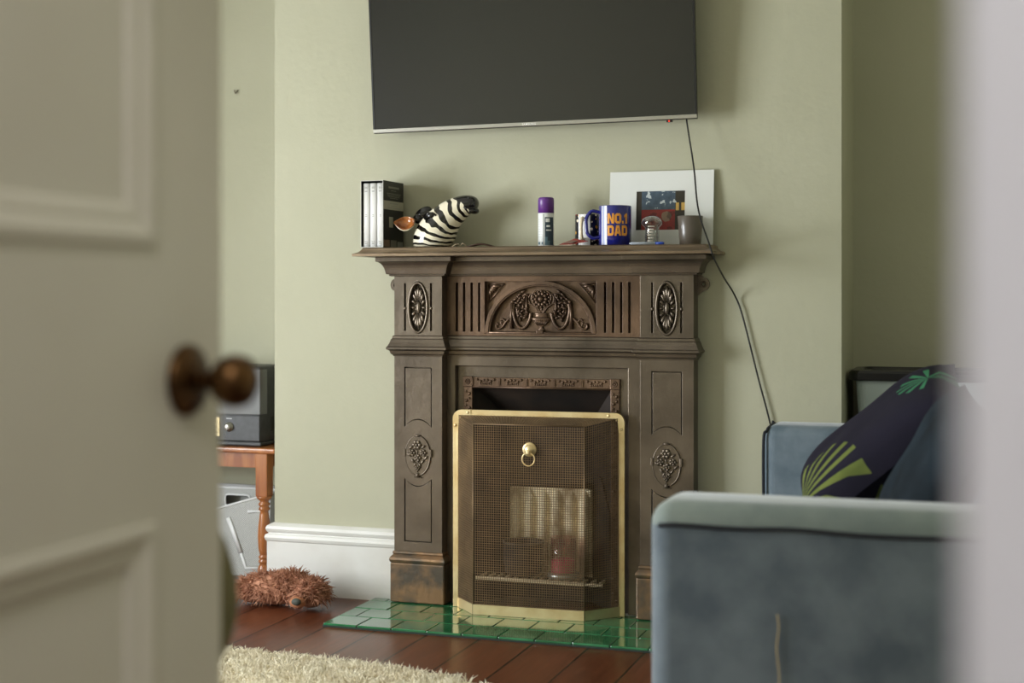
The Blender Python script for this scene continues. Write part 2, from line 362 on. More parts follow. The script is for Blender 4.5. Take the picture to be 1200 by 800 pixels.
def pilaster(s):
    X = lambda x: s * x
    cx = s * (PX0 + PX1) / 2; gx = .0495; gw = .0035
    x0, x1 = sorted((s * PX0, s * PX1))
    m = MB(); m.box(x0, x1, -.054, -.0005, .144, 1.112)
    def panel(inset):
        i = inset
        up = [(cx - gx + i, .806 - i), (cx - gx + i, .604 + i * .9)] + [(cx + (gx - i) * t, .604 + i * .9 + .025 * (1 - t * t)) for t in [k / 6 - 1 for k in range(1, 12)]] + [(cx + gx - i, .604 + i * .9), (cx + gx - i, .806 - i)]
        lo = [(cx - gx + i, .431 - i * .9)] + [(cx + (gx - i) * t, .431 - i * .9 - .024 * (1 - t * t)) for t in [k / 6 - 1 for k in range(1, 12)]] + [(cx + gx - i, .431 - i * .9), (cx + gx - i, .218 + i), (cx - gx + i, .218 + i)]
        return up, lo
    up, lo = panel(0)
    m.plate(rect(x0, x1, .144, .875), [up, lo], PF, -.054)
    for q in panel(gw): m.plate(q, [], PF + .0012, -.054)
    sl = [rect(cx + d - .0035, cx + d + .0035, .928, 1.088) for d in (-.047, .047)]
    m.plate(rect(x0, x1, .875, 1.112), [ell(cx, 1.006, .034, .084, 40)] + sl, PF, -.054)
    m.build('pilaster', IRON, fp, bevel=.0007)
    # oval rosette
    m = MB(); m.tube([(px_, PF - .001, pz_) for px_, pz_ in ell(cx, 1.006, .0335, .0835, 40)], .0045, 6, closed=True)
    for k in range(16):
        a = 2 * PI * k / 16 + PI / 16 * 0; c_, s_ = math.cos(a), math.sin(a)
        p0 = Vector((cx + .009 * c_, -.062, 1.006 + .024 * s_)); p1 = Vector((cx + .027 * c_, -.064, 1.006 + .072 * s_))
        pm = (p0 * .3 + p1 * .7); w = .0056 + .0026 * abs(s_)
        m.tube([p0, p0.lerp(p1, .35), pm, p1], [.002, w * .7, w, .0008], 6)
    m.ball((cx, -.064, 1.006), (.0085, .008, .021), 12); m.tube([(px_, -.062, pz_) for px_, pz_ in ell(cx, 1.006, .0115, .0255, 24)], .0018, 6, closed=True)
    for d in (-.047, .047): m.ball((cx + d, PF, 1.004), (.005, .004, .006), 8)
    m.build('oval_rosette', IRON, fp)
    # medallion: oval with flower spray
    cz = .509; m = MB()
    m.plate(ell(cx, cz, .0445, .066, 40), [], PF - .004, PF + .001); m.tube([(a, PF - .003, b) for a, b in ell(cx, cz, .0445, .066, 40)], .0022, 6, closed=True)
    for d in (-1, 1): m.box(cx + d * .047 - .004, cx + d * .047 + .004, PF - .007, PF, cz - .004, cz + .022, .0015)
    m.ball((cx, PF - .004, cz + .067), (.011, .005, .004), 8)
    def flower(fx, fz, r, n=6):
        for k in range(n):
            a = 2 * PI * k / n; m.ball((fx + r * .62 * math.cos(a), PF - .006, fz + r * .62 * math.sin(a)), (r * .42, .004, r * .42), 8)
        m.ball((fx, PF - .009, fz), (r * .35, .004, r * .35), 8)
    flower(cx - .002, cz + .036, .0165); flower(cx - .019, cz + .009, .0125, 5); flower(cx + .021, cz + .010, .0125, 5); flower(cx + .001, cz - .007, .013, 5); flower(cx, cz - .041, .010, 5)
    for q in ((-.03, .003, .7), (.031, -.006, -.7), (-.016, -.018, .9), (.018, -.02, -.9), (.021, .030, -.6), (-.024, .027, 2.4), (-.008, -.03, 1.9), (.009, -.031, 1.2)):
        M = Matrix.Translation((cx + q[0], PF - .006, cz + q[1])) @ Matrix.Rotation(q[2], 4, 'Y'); m.ball((0, 0, 0), (.0095, .0035, .004), 8, M=M)
    m.tube(spline([(cx, PF - .006, cz - .055), (cx + .001, PF - .006, cz - .02), (cx - .002, PF - .006, cz + .02)], 4), .0022, 6)
    m.tube([(cx, PF - .004, cz - .058), (cx, PF - .004, cz - .072)], [.005, .009], 8); m.box(cx - .014, cx + .014, PF - .006, PF, cz - .075, cz - .0715, .001)
    m.build('flower_medallion', IRON, fp)
    pp = [(x0, 0), (x0, PF), (x1, PF), (x1, -.001)]
    if s < 0: pp[0] = (x0, -.001)
    m = MB().sweep([(0, .186), (.004, .184), (.005, .178), (.002, .174), (.006, .171), (.012, .164), (.014, .157), (.012, .151), (.010, .147), (0, .147)], pp); m.build('plinth_moulding', IRONR, fp, bevel=.0008)
    MB().box(x0 - .011, x1 + .011, PF - .011, -.0005, .0142, .1465, .004).build('plinth_block', IRONR, fp, 'rust-stained plinth block')
    # fixing lug at the wall
    lx = s * .532; m = MB()
    m.plate([(s * .511, 1.125)] + ell(lx, 1.083, .019, .021, 18, PI / 2 if s > 0 else PI / 2, (-PI / 2 if s > 0 else 3 * PI / 2)) + [(s * .511, 1.045)], [ell(lx, 1.083, .0055, .0055, 12)], -.012, -.001)
    m.tube([(a, -.013, b) for a, b in ell(lx, 1.083, .008, .008, 14)], .003, 6, closed=True); m.build('fixing_lug', IRON, fp)
pilaster(-1); pilaster(1)
# side scroll under the right and left end of the cornice is formed by the cornice return; frieze between the pilasters
FL = [-.303, -.277, -.250, -.223]; FR = [.212, .239, .266, .293]
A0, A1, AZ0, AZ1 = XO - .193, XO + .193, .920, 1.094
m = MB(); holes = [rect(c - .0042, c + .0042, .926, 1.090) for c in FL + FR] + [rect(A0, A1, AZ0, AZ1)]
m.plate(rect(-PX0, PX0, .845, 1.112), holes, CF, -.003); m.box(-PX0, PX0, -.003, -.0005, .845, 1.112)
m.build('frieze_panel', IRONW, fp, 'brownish frieze with vertical flutes', bevel=.0006)
acx, ab = XO, AZ0 + .002; arx, arz = .188, .168
m = MB()
m.plate(ell(acx, ab, arx + .004, arz + .005, 40, 0, PI) + ell(acx, ab, arx - .008, arz - .007, 40, PI, 0), [], CF - .0015, -.003)
m.tube([(a, CF + .0045, b) for a, b in ell(acx, ab, arx - .0105, arz - .0095, 40, 0, PI)], .0035, 8)
m.tube([(A0 + .004, CF + .004, AZ0 + .003), (A1 - .004, CF + .004, AZ0 + .003)], .004, 6); m.box(acx - .012, acx + .012, CF - .002, -.003, AZ0, AZ0 + .012, .002)
m.build('arch_moulding', IRONW, fp, bevel=.0012)
RY = -.0075
def relief(m, pts, r, n=6): m.tube(spline([(acx + p[0], RY, ab + p[1]) for p in pts], n), r, 6)
m = MB()                                  # urn
M = Matrix.Translation((acx, RY, ab)) @ Matrix.Diagonal((1, .3, 1, 1))
m.lathe([(.010, .008), (.011, .012), (.004, .018), (.007, .023), (.026, .036), (.034, .046), (.035, .050), (.025, .051), (.022, .056), (.020, .060), (.023, .063), (.023, .067), (.012, .068)], (0, 0, 0), 'Z', 24, M=M)
for k in range(-4, 5): m.tube([(acx + k * .0032, RY - .0085 + abs(k) * .0008, ab + .026), (acx + k * .0066, RY - .0105 + abs(k) * .0012, ab + .045)], .0014, 5)
for s in (-1, 1): relief(m, [(s * .034, .050), (s * .042, .056), (s * .041, .065), (s * .033, .066), (s * .031, .060)], .0025)
m.build('urn_relief', IRONW, fp)
m = MB()                                  # flower above the urn with its ring of stems
fx, fz = acx, ab + .113
for k in range(10):
    a = 2 * PI * k / 10; m.ball((fx + .018 * math.cos(a), RY - .004, fz + .018 * math.sin(a)), (.0065, .005, .0065), 8)
m.ball((fx, RY - .006, fz), (.0105, .008, .0105), 10)
for k in range(14):
    a = 2 * PI * k / 14 + .2; m.ball((fx + .028 * math.cos(a), RY - .001, fz + .026 * math.sin(a)), (.005, .004, .005), 6)
for s in (-1, 1):
    relief(m, [(s * .003, .067), (s * .012, .082), (s * .028, .098), (s * .034, .118), (s * .028, .134), (s * .018, .139)], .0024)
    relief(m, [(s * .006, .067), (s * .022, .086), (s * .040, .098), (s * .052, .100), (s * .047, .112)], .0028)
    relief(m, [(s * .040, .098), (s * .044, .116), (s * .036, .130)], .0022)
m.tube([(acx, RY, ab + .067), (acx, RY, ab + .09)], .003, 6)
m.build('flower_relief', IRONW, fp)
for s in (-1, 1):                         # garlands, scrolls, tassels left and right
    m = MB()
    relief(m, [(s * .036, .066), (s * .040, .045), (s * .052, .024), (s * .068, .016), (s * .084, .028), (s * .094, .052), (s * .098, .082), (s * .094, .098)], .0062)
    relief(m, [(s * .052, .100), (s * .050, .120), (s * .044, .128)], .003); relief(m, [(s * .056, .060), (s * .070, .050), (s * .082, .060), (s * .084, .078), (s * .074, .088), (s * .064, .080)], .0036); relief(m, [(s * .058, .128), (s * .074, .112), (s * .090, .098)], .0034)
    for k, q in enumerate(((.052, .128), (.057, .118), (.062, .110), (.069, .102), (.076, .092), (.082, .083), (.078, .072), (.070, .064), (.064, .074), (.062, .088), (.085, .100), (.073, .116), (.080, .120), (.056, .052), (.072, .046), (.066, .055), (.078, .058), (.048, .070), (.052, .082))):
        MM = Matrix.Translation((acx + s * q[0], RY - .002, ab + q[1])) @ Matrix.Rotation(k * 1.9, 4, 'Y'); m.ball((0, 0, 0), (.0098, .0055 + .0015 * (k % 3), .0042), 8, M=MM)
    m.tube([(acx + s * .050, RY - .002, ab + .118), (acx + s * .051, RY - .002, ab + .085), (acx + s * .050, RY - .002, ab + .056)], [.005, .004, .007], 7)
    m.tube([(acx + s * .100, RY - .002, ab + .100), (acx + s * .104, RY - .002, ab + .060), (acx + s * .103, RY - .002, ab + .014)], [.0065, .0052, .0075], 7)
    m.ball((acx + s * .099, RY - .003, ab + .104), (.007, .006, .006), 8)
    for d, pz_ in ((.104, .022), (.104, .034)): m.ball((acx + s * d, RY - .003, ab + pz_), (.0075, .005, .003), 8)
    relief(m, [(s * .110, .050), (s * .124, .036), (s * .136, .020), (s * .150, .014), (s * .158, .020), (s * .156, .030), (s * .149, .028)], .0044)
    relief(m, [(s * .124, .036), (s * .134, .046), (s * .142, .042)], .0036); relief(m, [(s * .136, .020), (s * .142, .034), (s * .138, .038)], .0022)
    for q in ((.062, .138), (.075, .128), (.090, .112)):
        MM = Matrix.Translation((acx + s * q[0], RY - .001, ab + q[1])) @ Matrix.Rotation(s * .6, 4, 'Y'); m.ball((0, 0, 0), (.011, .006, .0042), 7, M=MM)
    m.tube([(acx + s * .05, RY, ab + .10), (acx + s * .098, RY, ab + .099)], .003, 6); m.tube([(acx + s * .1, RY, ab + .05), (acx + s * .112, RY, ab + .049)], .003, 6)
    m.build('garland_relief', IRONW, fp)
for s in (-1, 1):                         # leaf sprays in the spandrels
    m = MB()
    ox, oz = acx + s * .178, AZ1 - .016
    for k in range(5):
        a = -PI / 2 * k / 4; d = Vector((-s * math.cos(a), 0, math.sin(a))); l = .038 if k in (0, 4) else .026
        m.tube([Vector((ox, RY, oz)), Vector((ox, RY - .002, oz)) + d * l * .55, Vector((ox, RY, oz)) + d * l], [.003, .0062, .0015], 6)
    tri = [(ox + s * .007, RY, oz + .008), (ox - s * .048, RY, oz + .008), (ox + s * .007, RY, oz - .055)]
    for k in range(3): m.tube([tri[k], tri[(k + 1) % 3]], .0022, 5)
    m.build('spandrel_relief', IRONW, fp)
# jambs and header around the opening
OX0, OX1, OZ = -.309, .288, .811
m = MB().plate([(-PX0, .0142), (OX0, .0142), (OX0, OZ), (OX1, OZ), (OX1, .0142), (PX0, .0142), (PX0, .845), (-PX0, .845)], [], CF, -.0005)
m.build('opening_frame', IRON, fp, bevel=.0015)
IX0, IX1, IZ = -.253, .226, .742
m = MB().plate([(OX0 + .001, .0142), (IX0, .0142), (IX0, IZ), (IX1, IZ), (IX1, .0142), (OX1 - .001, .0142), (OX1 - .001, OZ - .001), (OX0 + .001, OZ - .001)], [], -.004, .012)
m.build('insert_plate', IRON, fp, bevel=.001)
m = MB(); bw = .031
def band(x0, x1, z0, z1): m.box(x0, x1, -.011, -.003, z0, z1, .002)
band(IX0 - bw, IX0, .0145, IZ); band(IX1, IX1 + bw, .0145, IZ); band(IX0, IX1, IZ, IZ + bw)
for cx_ in (IX0 - bw / 2, IX1 + bw / 2):
    m.box(cx_ - .0165, cx_ + .0165, -.015, -.003, IZ - .001, IZ + .033, .002)
    for k in range(8): m.ball((cx_ + .0075 * math.cos(k * PI / 4), -.015, IZ + .016 + .0075 * math.sin(k * PI / 4)), (.0032, .003, .0032), 6)
    m.ball((cx_, -.017, IZ + .016), .0035, 6)
for k in range(5):                       # repeat of small fan ornaments along the head
    c0 = IX0 + (k + .5) * (IX1 - IX0) / 5; w = (IX1 - IX0) / 10
    for d in (-w + .002, w - .002): m.box(c0 + d - .0015, c0 + d + .0015, -.015, -.010, IZ + .004, IZ + bw - .003)
    for q in (-.03, -.018, -.006, .006, .018, .03):
        m.ball((c0 + q, -.012, IZ + .0205 + .003 * math.cos(q * 200)), (.005, .0035, .0045), 6); m.ball((c0 + q * .6, -.012, IZ + .010), (.003, .003, .004), 6)
for cx_ in (IX0 - bw / 2, IX1 + bw / 2):
    for k in range(30):
        zz = .03 + k * .0237; m.ball((cx_ + .005 * (1 if k % 2 else -1), -.012, zz), (.006, .0035, .006), 6); m.ball((cx_ - .006 * (1 if k % 2 else -1), -.012, zz + .008), (.003, .003, .005), 6)
m.tube([(IX0, -.010, IZ - .002), (IX1, -.010, IZ - .002)], .003, 6)
m.build('ornate_border', IRONW, fp, 'embossed border of small fans')
# firebox
B0, B1, BY = -.165, .125, .135; FY = .012
m = MB()
for a, b in ((IX0, B0), (IX1, B1)):
    m.quad((a, FY, .012), (b, BY, .012), (b, BY + .02, .40), (a, FY, .40)); m.quad((a, FY, .40), (b, BY + .02, .40), (b, BY - .01, .62), (a, FY, IZ))
    s = 1 if a < 0 else -1
    ya = lambda t: FY + (BY - FY) * t - .004
    q = [(a + (b - a) * t, FY + (BY + .01 - FY) * t - .005, zz) for t, zz in ((.12, .20), (.12, .33), (.55, .44), (.92, .44))]
    m.tube(q, .004, 6)
m.quad((IX0, FY, IZ), (IX1, FY, IZ), (B1, BY - .01, .62), (B0, BY - .01, .62))
m.quad((B0, BY - .01, .62), (B1, BY - .01, .62), (B1, BY + .02, .40), (B0, BY + .02, .40))
m.quad((B0, BY, .012), (B1, BY, .012), (B1, BY, .12), (B0, BY, .12))
m.tube([(B0, BY - .0, .408), (B1, BY - .0, .408)], .006, 6)
m.build('firebox', SOOT, fp, 'sooty black inner fire hood')
m = MB(); n = 6; w = (B1 - B0) / n        # fluted fire brick back
m.box(B0, B1, BY - .012, BY + .015, .10, .392, .006)
for k in range(n): m.tube([(B0 + (k + .5) * w, BY - .012, .105), (B0 + (k + .5) * w, BY - .012, .36), (B0 + (k + .5) * w, BY - .006, .385)], [w * .36, w * .36, w * .2], 10)
m.build('fire_brick', BRICK, fp, 'cream fluted fire brick with soot')
m = MB(); GZ = .105
m.box(-.235, .205, -.034, -.024, GZ - .006, GZ + .004, .002); m.box(-.17, .13, .118, .126, GZ - .006, GZ + .003)
for k in range(15): m.box(-.225 + k * .0296 - .004 , -.225 + k * .0296 + .004, -.026, .12 if -.165 < -.225 + k * .0296 < .12 else .05, GZ - .005, GZ + .002)
m.build('grate', rgb('grate_metal', 226, 206, 172, .6, .2), fp, 'rusty pale metal grate bars')

# ---------------------------------------------------------------- things standing in the fire
pot = thing('fire_pot', 'round black pot on the grate behind the fire screen', 'pot', (-.085, .030, GZ + .0045))
MB().lathe([(.040, 0), (.060, .012), (.067, .05), (.066, .105), (.069, .112), (.067, .116), (.062, .112), (.060, .05), (.035, .015), (0, .014)], seg=32).build('bowl', SOOT, pot)
MB().tube([(.068 * math.cos(2 * PI * k / 32), .068 * math.sin(2 * PI * k / 32), .114) for k in range(32)], .0025, 6, closed=True).build('rim', IRON, pot)
cd = thing('candle', 'pink candle in a clear jar on the grate, right of the black pot', 'candle', (.052, .035, GZ + .0045))
MB().lathe([(.05, 0), (.052, .002), (.052, .016), (.049, .018), (.0, .018)], seg=32).build('tray', STEEL, cd, 'silver metal tray')
MB().lathe([(.040, .019), (.041, .021), (.041, .057), (.038, .060), (.012, .055), (0, .055)], seg=28).build('wax', rgb('pink_wax', 240, 110, 156, .5), cd, 'pink wax')
MB().lathe([(.043, .0185), (.044, .135), (.0425, .135), (.042, .0185)], seg=32).build('jar', glass_mat('pink_glass', (.98, .80, .82, 1), .8), cd, 'pinkish clear glass jar')

# ---------------------------------------------------------------- fire screen
fs_ = thing('fire_screen', 'brass framed wire mesh fire screen standing on the green tiled hearth', 'fire screen', (-.02, -.058, .013), (0, 0, math.radians(2.4)))
FX0, FX1, FZ = -.278, .303, .655
m = MB()
def corner(cx_, cz_, a0, r=.032): return [(cx_ + r * math.cos(a0 + PI / 2 * k / 8), 0, cz_ + r * math.sin(a0 + PI / 2 * k / 8)) for k in range(9)]
r = .03
outl = [(FX0, 0), (FX1, 0)] + [(p[0], p[2]) for p in corner(FX1 - r, FZ - r, 0, r)] + [(p[0], p[2]) for p in corner(FX0 + r, FZ - r, PI / 2, r)]
t = .017
inl = [(FX0 + t, t * .4), (FX1 - t, t * .4)] + [(p[0], p[2]) for p in corner(FX1 - r, FZ - r, 0, r - t)] + [(p[0], p[2]) for p in corner(FX0 + r, FZ - r, PI / 2, r - t)]
m.plate(outl, [inl], -.006, .006, back=True)
m.tube([(a, -.006, b) for a, b in inl], .0028, 6, closed=True)
m.build('frame', BRASS, fs_, 'polished brass frame with rounded top corners', bevel=.002)
for sx, cx_ in ((-1, FX0), (1, FX1)):
    m = MB(); q0 = cx_ - sx * .0
    m.plate([(cx_, FZ - .062), (cx_, FZ - r)] + [((cx_ - sx * r) + sx * r * math.cos(PI / 2 * k / 8), FZ - r + r * math.sin(PI / 2 * k / 8)) for k in range(1, 9)] + [(cx_ - sx * .062, FZ), (cx_ - sx * .062, FZ - .018), (cx_ - sx * .034, FZ - .019), (cx_ - sx * .021, FZ - .032), (cx_ - sx * .019, FZ - .062)], [], -.009, -.005)
    for a, b in ((.052, .009), (.009, .052)): m.ball((cx_ - sx * a, -.0095, FZ - b), (.005, .0035, .005), 10)
    m.build('corner_bracket', BRASS, fs_)
PD, FPX0, FPX1, PT = -.100, -.178, .192, .617  # projecting front panel
ix0, ix1, iz1 = FX0 + t, FX1 - t, FZ - t
m = MB()
def wires(a, b, c, d, nu, nv, rr=.00115):
    a, b, c, d = map(Vector, (a, b, c, d))
    for k in range(nu + 1): s = k / nu; m.tube([a.lerp(b, s), d.lerp(c, s)], rr, 4)
    for k in range(nv + 1): s = k / nv; m.tube([a.lerp(d, s), b.lerp(c, s)], rr, 4)
pitch = .0076
wires((FPX0, PD, .004), (FPX1, PD, .004), (FPX1, PD, PT), (FPX0, PD, PT), int((FPX1 - FPX0) / pitch), int(PT / pitch))
sd = math.hypot(FPX0 - ix0, PD)
for a, b in ((ix0, FPX0), (ix1, FPX1)): wires((a, -.004, .004), (b, PD, .004), (b, PD, PT), (a, -.004, iz1), int(sd / pitch), int(PT / pitch))
wires((FPX0, PD, PT), (FPX1, PD, PT), (ix1, -.004, iz1), (ix0, -.004, iz1), int((FPX1 - FPX0) / pitch), int(.1 / pitch))
for a in (FPX0, FPX1): m.tube([(a, PD, 0), (a, PD, PT)], .0022, 6)
m.tube([(FPX0, PD, PT), (FPX1, PD, PT)], .0022, 6)
m.build('wire_mesh', BRASSM, fs_, 'woven brown wire mesh', nocalc=True)
m = MB()
m.box(FPX0, FPX1, PD - .004, PD - .001, 0, .032)
for a, b in ((ix0, FPX0), (ix1, FPX1)):
    d = Vector((b - a, PD)).normalized(); nn = Vector((d.y, -d.x)) * (1 if a < 0 else -1) * .003
    if nn.y > 0: nn = -nn
    m.quad((a + nn.x, -.004 + nn.y, 0), (b + nn.x, PD + nn.y, 0), (b + nn.x, PD + nn.y, .032), (a + nn.x, -.004 + nn.y, .032))
    m.quad((a, -.004, 0), (b, PD, 0), (b, PD, .032), (a, -.004, .032))
m.build('kick_strip', BRASS, fs_)
pl = (.013, PD - .002, .540)
m = MB().lathe([(.023, 0), (.0235, .003), (.021, .006), (.017, .006), (.015, .012), (.008, .016), (0, .017)], pl, 'Y', 28)
m.box(pl[0] - .006, pl[0] + .006, pl[1] - .022, pl[1] - .008, pl[2] - .014, pl[2] - .001, .003)
ph = m.build('pull_plate', BRASS, fs_)
MB().tube([(pl[0] + .021 * math.cos(2 * PI * k / 28), pl[1] - .016, pl[2] - .030 + .021 * math.sin(2 * PI * k / 28)) for k in range(28)], .0022, 8, closed=True).build('pull_ring', BRASS, ph)

# ---------------------------------------------------------------- hearth tiles
h = thing('hearth', 'green glazed tile hearth set in the floorboards before the fireplace', 'hearth')
HX0, HX1, HY0, HY1 = -.603, .62, -.432, -.03
MB().box(HX0, HX1, HY0, HY1, 0, .006).build('bed', GROUT, h)
m = MB(); TW, TD = .117, .119
for r_ in range(4):
    y0 = HY0 + r_ * TD; y1 = min(y0 + TD, HY1 + .004); xs = HX0 - (TW * .5 if r_ % 2 else 0)
    while xs < HX1:
        a, b = max(xs, HX0), min(xs + TW, HX1)
        if b - a > .012: m.box(a + .0012, b - .0012, y0 + .0012, y1 - .0012, .001, .0125 + random.uniform(-.0006, .0006), .0028, 2)
        xs += TW
m.build('tiles', TILE, h)

# ---------------------------------------------------------------- television
tv = thing('television', 'large black flat television tilted forward on the wall above the mantel', 'television', (-.029, -.080, 1.5985), (math.radians(4.2), -.008, 0))
TW_, TH_ = 1.108, .640
# local: x along, z up, face towards -y; tilt brings the top forward
m = MB(); m.box(-TW_ / 2, TW_ / 2, 0, .014, 0, TH_, .002); m.box(-TW_ / 2 + .10, TW_ / 2 - .10, .012, .045, .06, TH_ - .08, .012)
m.build('casing', BLACKP, tv)
m = MB()
m.box(-TW_ / 2, TW_ / 2, -.004, .002, .0025, .0145, .001); tvb = m.build('bottom_bezel', STEEL, tv, 'silver strip along the bottom edge')
m = MB().box(-TW_ / 2, -TW_ / 2 + .006, -.004, .0, .0145, TH_); m.box(TW_ / 2 - .006, TW_ / 2, -.004, .0, .0145, TH_); m.box(-TW_ / 2, TW_ / 2, -.004, 0, TH_ - .006, TH_)
m.build('bezel', BLACKP, tv)
SCR = mat('screen_glass', lin(26, 26, 24), .22, spec=.7)
MB().box(-TW_ / 2 + .006, TW_ / 2 - .006, -.0025, .001, .0145, TH_ - .006).build('screen', SCR, tv, 'dark glossy blank screen')
m = MB().box(.455, .475, -.002, .006, -.007, .0005, .001); m.build('sensor', BLACKP, tv)
red = mat('red_led', lin(255, 40, 20)); red.node_tree.nodes['Principled BSDF'].inputs['Emission Color'].default_value = (1, .05, .02, 1); red.node_tree.nodes['Principled BSDF'].inputs['Emission Strength'].default_value = 2
MB().box(.4625, .4665, -.003, -.0015, -.005, -.0015).build('standby_light', red, tv, 'tiny red standby light')
MB().box(-.25, .25, .045, .066, .12, .5).build('wall_bracket', BLACKP, tv)

def text_mesh(body, size, offset=0, extrude=0, spacing=1):
    c = bpy.data.curves.new('t', 'FONT'); c.body = body; c.size = size; c.align_x = 'CENTER'; c.offset = offset; c.extrude = extrude; c.space_character = spacing
    o = bpy.data.objects.new('t', c); COL.objects.link(o); dg = bpy.context.evaluated_depsgraph_get(); dg.update()
    me = o.evaluated_get(dg).to_mesh(); vs = [v.co[:] for v in me.vertices]; fs = [list(p.vertices) for p in me.polygons]
    o.evaluated_get(dg).to_mesh_clear(); bpy.data.objects.remove(o); bpy.data.curves.remove(c); return vs, fs
vs, fs = text_mesh('SAMSUNG', .0095, .0002, 0, 1.15)
MB().add([(v[0], -.0046, v[1] + .0050) for v in vs], fs).build('lettering', rgb('pale_print', 240, 240, 236), tvb, 'pale maker lettering')

# cable from the television down to the floor behind the sofa
cab = MB().tube(spline([(.487, -.055, 1.615), (.488, -.062, 1.60), (.497, -.07, 1.55), (.517, -.09, 1.445), (.545, -.16, 1.31), (.595, -.232, 1.195), (.604, -.232, 1.165), (.612, -.10, 1.105), (.632, -.02, 1.05), (.656, -.010, .983), (.704, -.010, .794), (.748, -.010, .625), (.80, -.012, .38), (.86, -.03, .12), (.90, -.05, .006)], 8), .0028, 8).build('power_cable', BLACKP)
tag(cab, 'thin black cable running from the television down the wall behind the sofa', 'cable')

# ---------------------------------------------------------------- mantel shelf things
MZ = 1.2055
WP = rgb('white_card', 232, 232, 230, .5); BP = rgb('black_card', 24, 24, 22, .45); GP = rgb('grey_print', 150, 150, 140, .6); LG = rgb('pale_label', 168, 164, 146, .6)
sc_ = thing('slipcase', 'black book slipcase holding three white volumes at the left end of the mantel', 'slipcase', (-.5385, -.11, MZ), (0, 0, math.radians(-1)))
sw, sl, sh = .041, .082, .222
m = MB(); e = .0022
m.box(-sw, -sw + e, -sl, sl, 0, sh, mi=0); m.box(sw - e, sw, -sl, sl, 0, sh); m.box(-sw + e, sw - e, -sl, sl, 0, e); m.box(-sw + e, sw - e, -sl, sl, sh - e, sh); m.box(-sw + e, sw - e, sl - e, sl, e, sh - e)
m.build('case', BP, sc_, 'black card case')
m = MB()
for q in ((-sw, -sw + e, 0, sh), (sw - e, sw, 0, sh), (-sw, sw, 0, e), (-sw, sw, sh - e, sh)): m.box(q[0], q[1], -sl - .0008, -sl, q[2], q[3])
m.build('case_edge', rgb('card_edge', 190, 190, 182), sc_, 'pale front edge of the case')
fx_ = sw + .0004; FPR = rgb('faint_print', 120, 118, 108); BPR = rgb('brown_print', 120, 96, 78)
def sq(nm, y0, y1, z0, z1, mt, par=None, d=0): return MB().box(fx_ - .0004 + d, fx_ + d, y0, y1, z0, z1).build(nm, mt, par or sc_)
band_ = sq('label_band', -sl + .002, sl, .127, .156, LG)
for k, (y0, y1) in enumerate(((-.04, .045), (-.02, .02), (-.055, .06), (-.05, .055), (-.045, .05), (-.03, .035))):
    zz = (.198, .190, .180, .175, .170, .165)[k]; sq('print_line', y0, y1, zz, zz + (.0065 if k == 0 else .0018), FPR)
for y0, y1, zz in ((-.03, .035, .146), (-.02, .03, .139), (-.045, .05, .132)): sq('print_line', y0, y1, zz, zz + (.005 if zz > .14 else .002), GP, band_, .0004)
for q in ((-.035, -.004, .068, .103, LG), (-sl + .002, -.030, .004, .026, BPR), (-.022, .024, .004, .026, FPR), (.032, sl - .004, .004, .022, GP)): sq('thumbnail', *q)
bkg = 'white volumes in the slipcase'; SPG = rgb('spine_grey', 176, 176, 172)
for k, nm in enumerate(('leftmost white volume in the black slipcase on the mantel', 'middle white volume in the black slipcase on the mantel', 'rightmost white volume in the black slipcase, nearest its printed side')):
    bx0 = -.5385 + (k - 1) * .0254
    b = thing('book', nm, 'book', (bx0, -.112, MZ + .0028), (0, 0, 0), bkg)
    hw = .0115
    MB().box(-hw + .001, hw - .001, -.066, .072, .001, .2085).build('page_block', rgb('pages', 224, 222, 212), b)
    m = MB(); m.box(-hw, -hw + .001, -.07, .074, 0, .21); m.box(hw - .001, hw, -.07, .074, 0, .21); m.lathe([(hw, 0), (hw, .21)], (0, -.070, 0), 'Z', 20, sy=.35)
    m.build('cover', WP, b)
    for zz, ww, hh in ((.192, .010, .007), (.182, .009, .003), (.105, .006, .002), (.100, .007, .002), (.016, .010, .003), (.008, .008, .006)): MB().box(-ww / 2, ww / 2, -.0745, -.0738, zz, zz + hh).build('spine_print', SPG, b)

# zebra head ornament
zb = thing('zebra_ornament', 'glazed ceramic zebra head with raised muzzle and brown eared side on the mantel', 'ornament', (-.352, -.105, MZ))
ZM = bpy.data.materials.new('zebra_glaze'); ZM.use_nodes = True; g = G(ZM)
uv = g.n('ShaderNodeUVMap'); uv.uv_map = 'UVMap'; sp = g.n('ShaderNodeSeparateXYZ'); g.nt.links.new(uv.outputs[0], sp.inputs[0]); u_, v_ = sp.outputs[0], sp.outputs[1]
ns = g.noise(2.2, g.obj()[3]); ns2 = g.noise(26, g.obj()[3], 1)
ph = g.m('ADD', g.m('MULTIPLY', u_, 68), g.m('ADD', g.m('MULTIPLY', g.m('SINE', g.m('MULTIPLY', v_, 2 * PI * 2)), 1.5), g.m('MULTIPLY', ns2, 5.)))
st_ = g.m('GREATER_THAN', g.m('SINE', ph), .22)
stripes = g.mix(st_, lin(240, 232, 208), lin(12, 11, 11))
g.base(g.mix(g.m('GREATER_THAN', g.m('ADD', g.m('ADD', u_, g.m('MULTIPLY', g.m('COSINE', g.m('MULTIPLY', v_, 2 * PI)), .10)), g.m('MULTIPLY', ns2, .08)), .735), stripes, lin(20, 18, 19)))
q = ZM.node_tree.nodes['Principled BSDF']; q.inputs['Roughness'].default_value = .14; q.inputs['Coat Weight'].default_value = .5
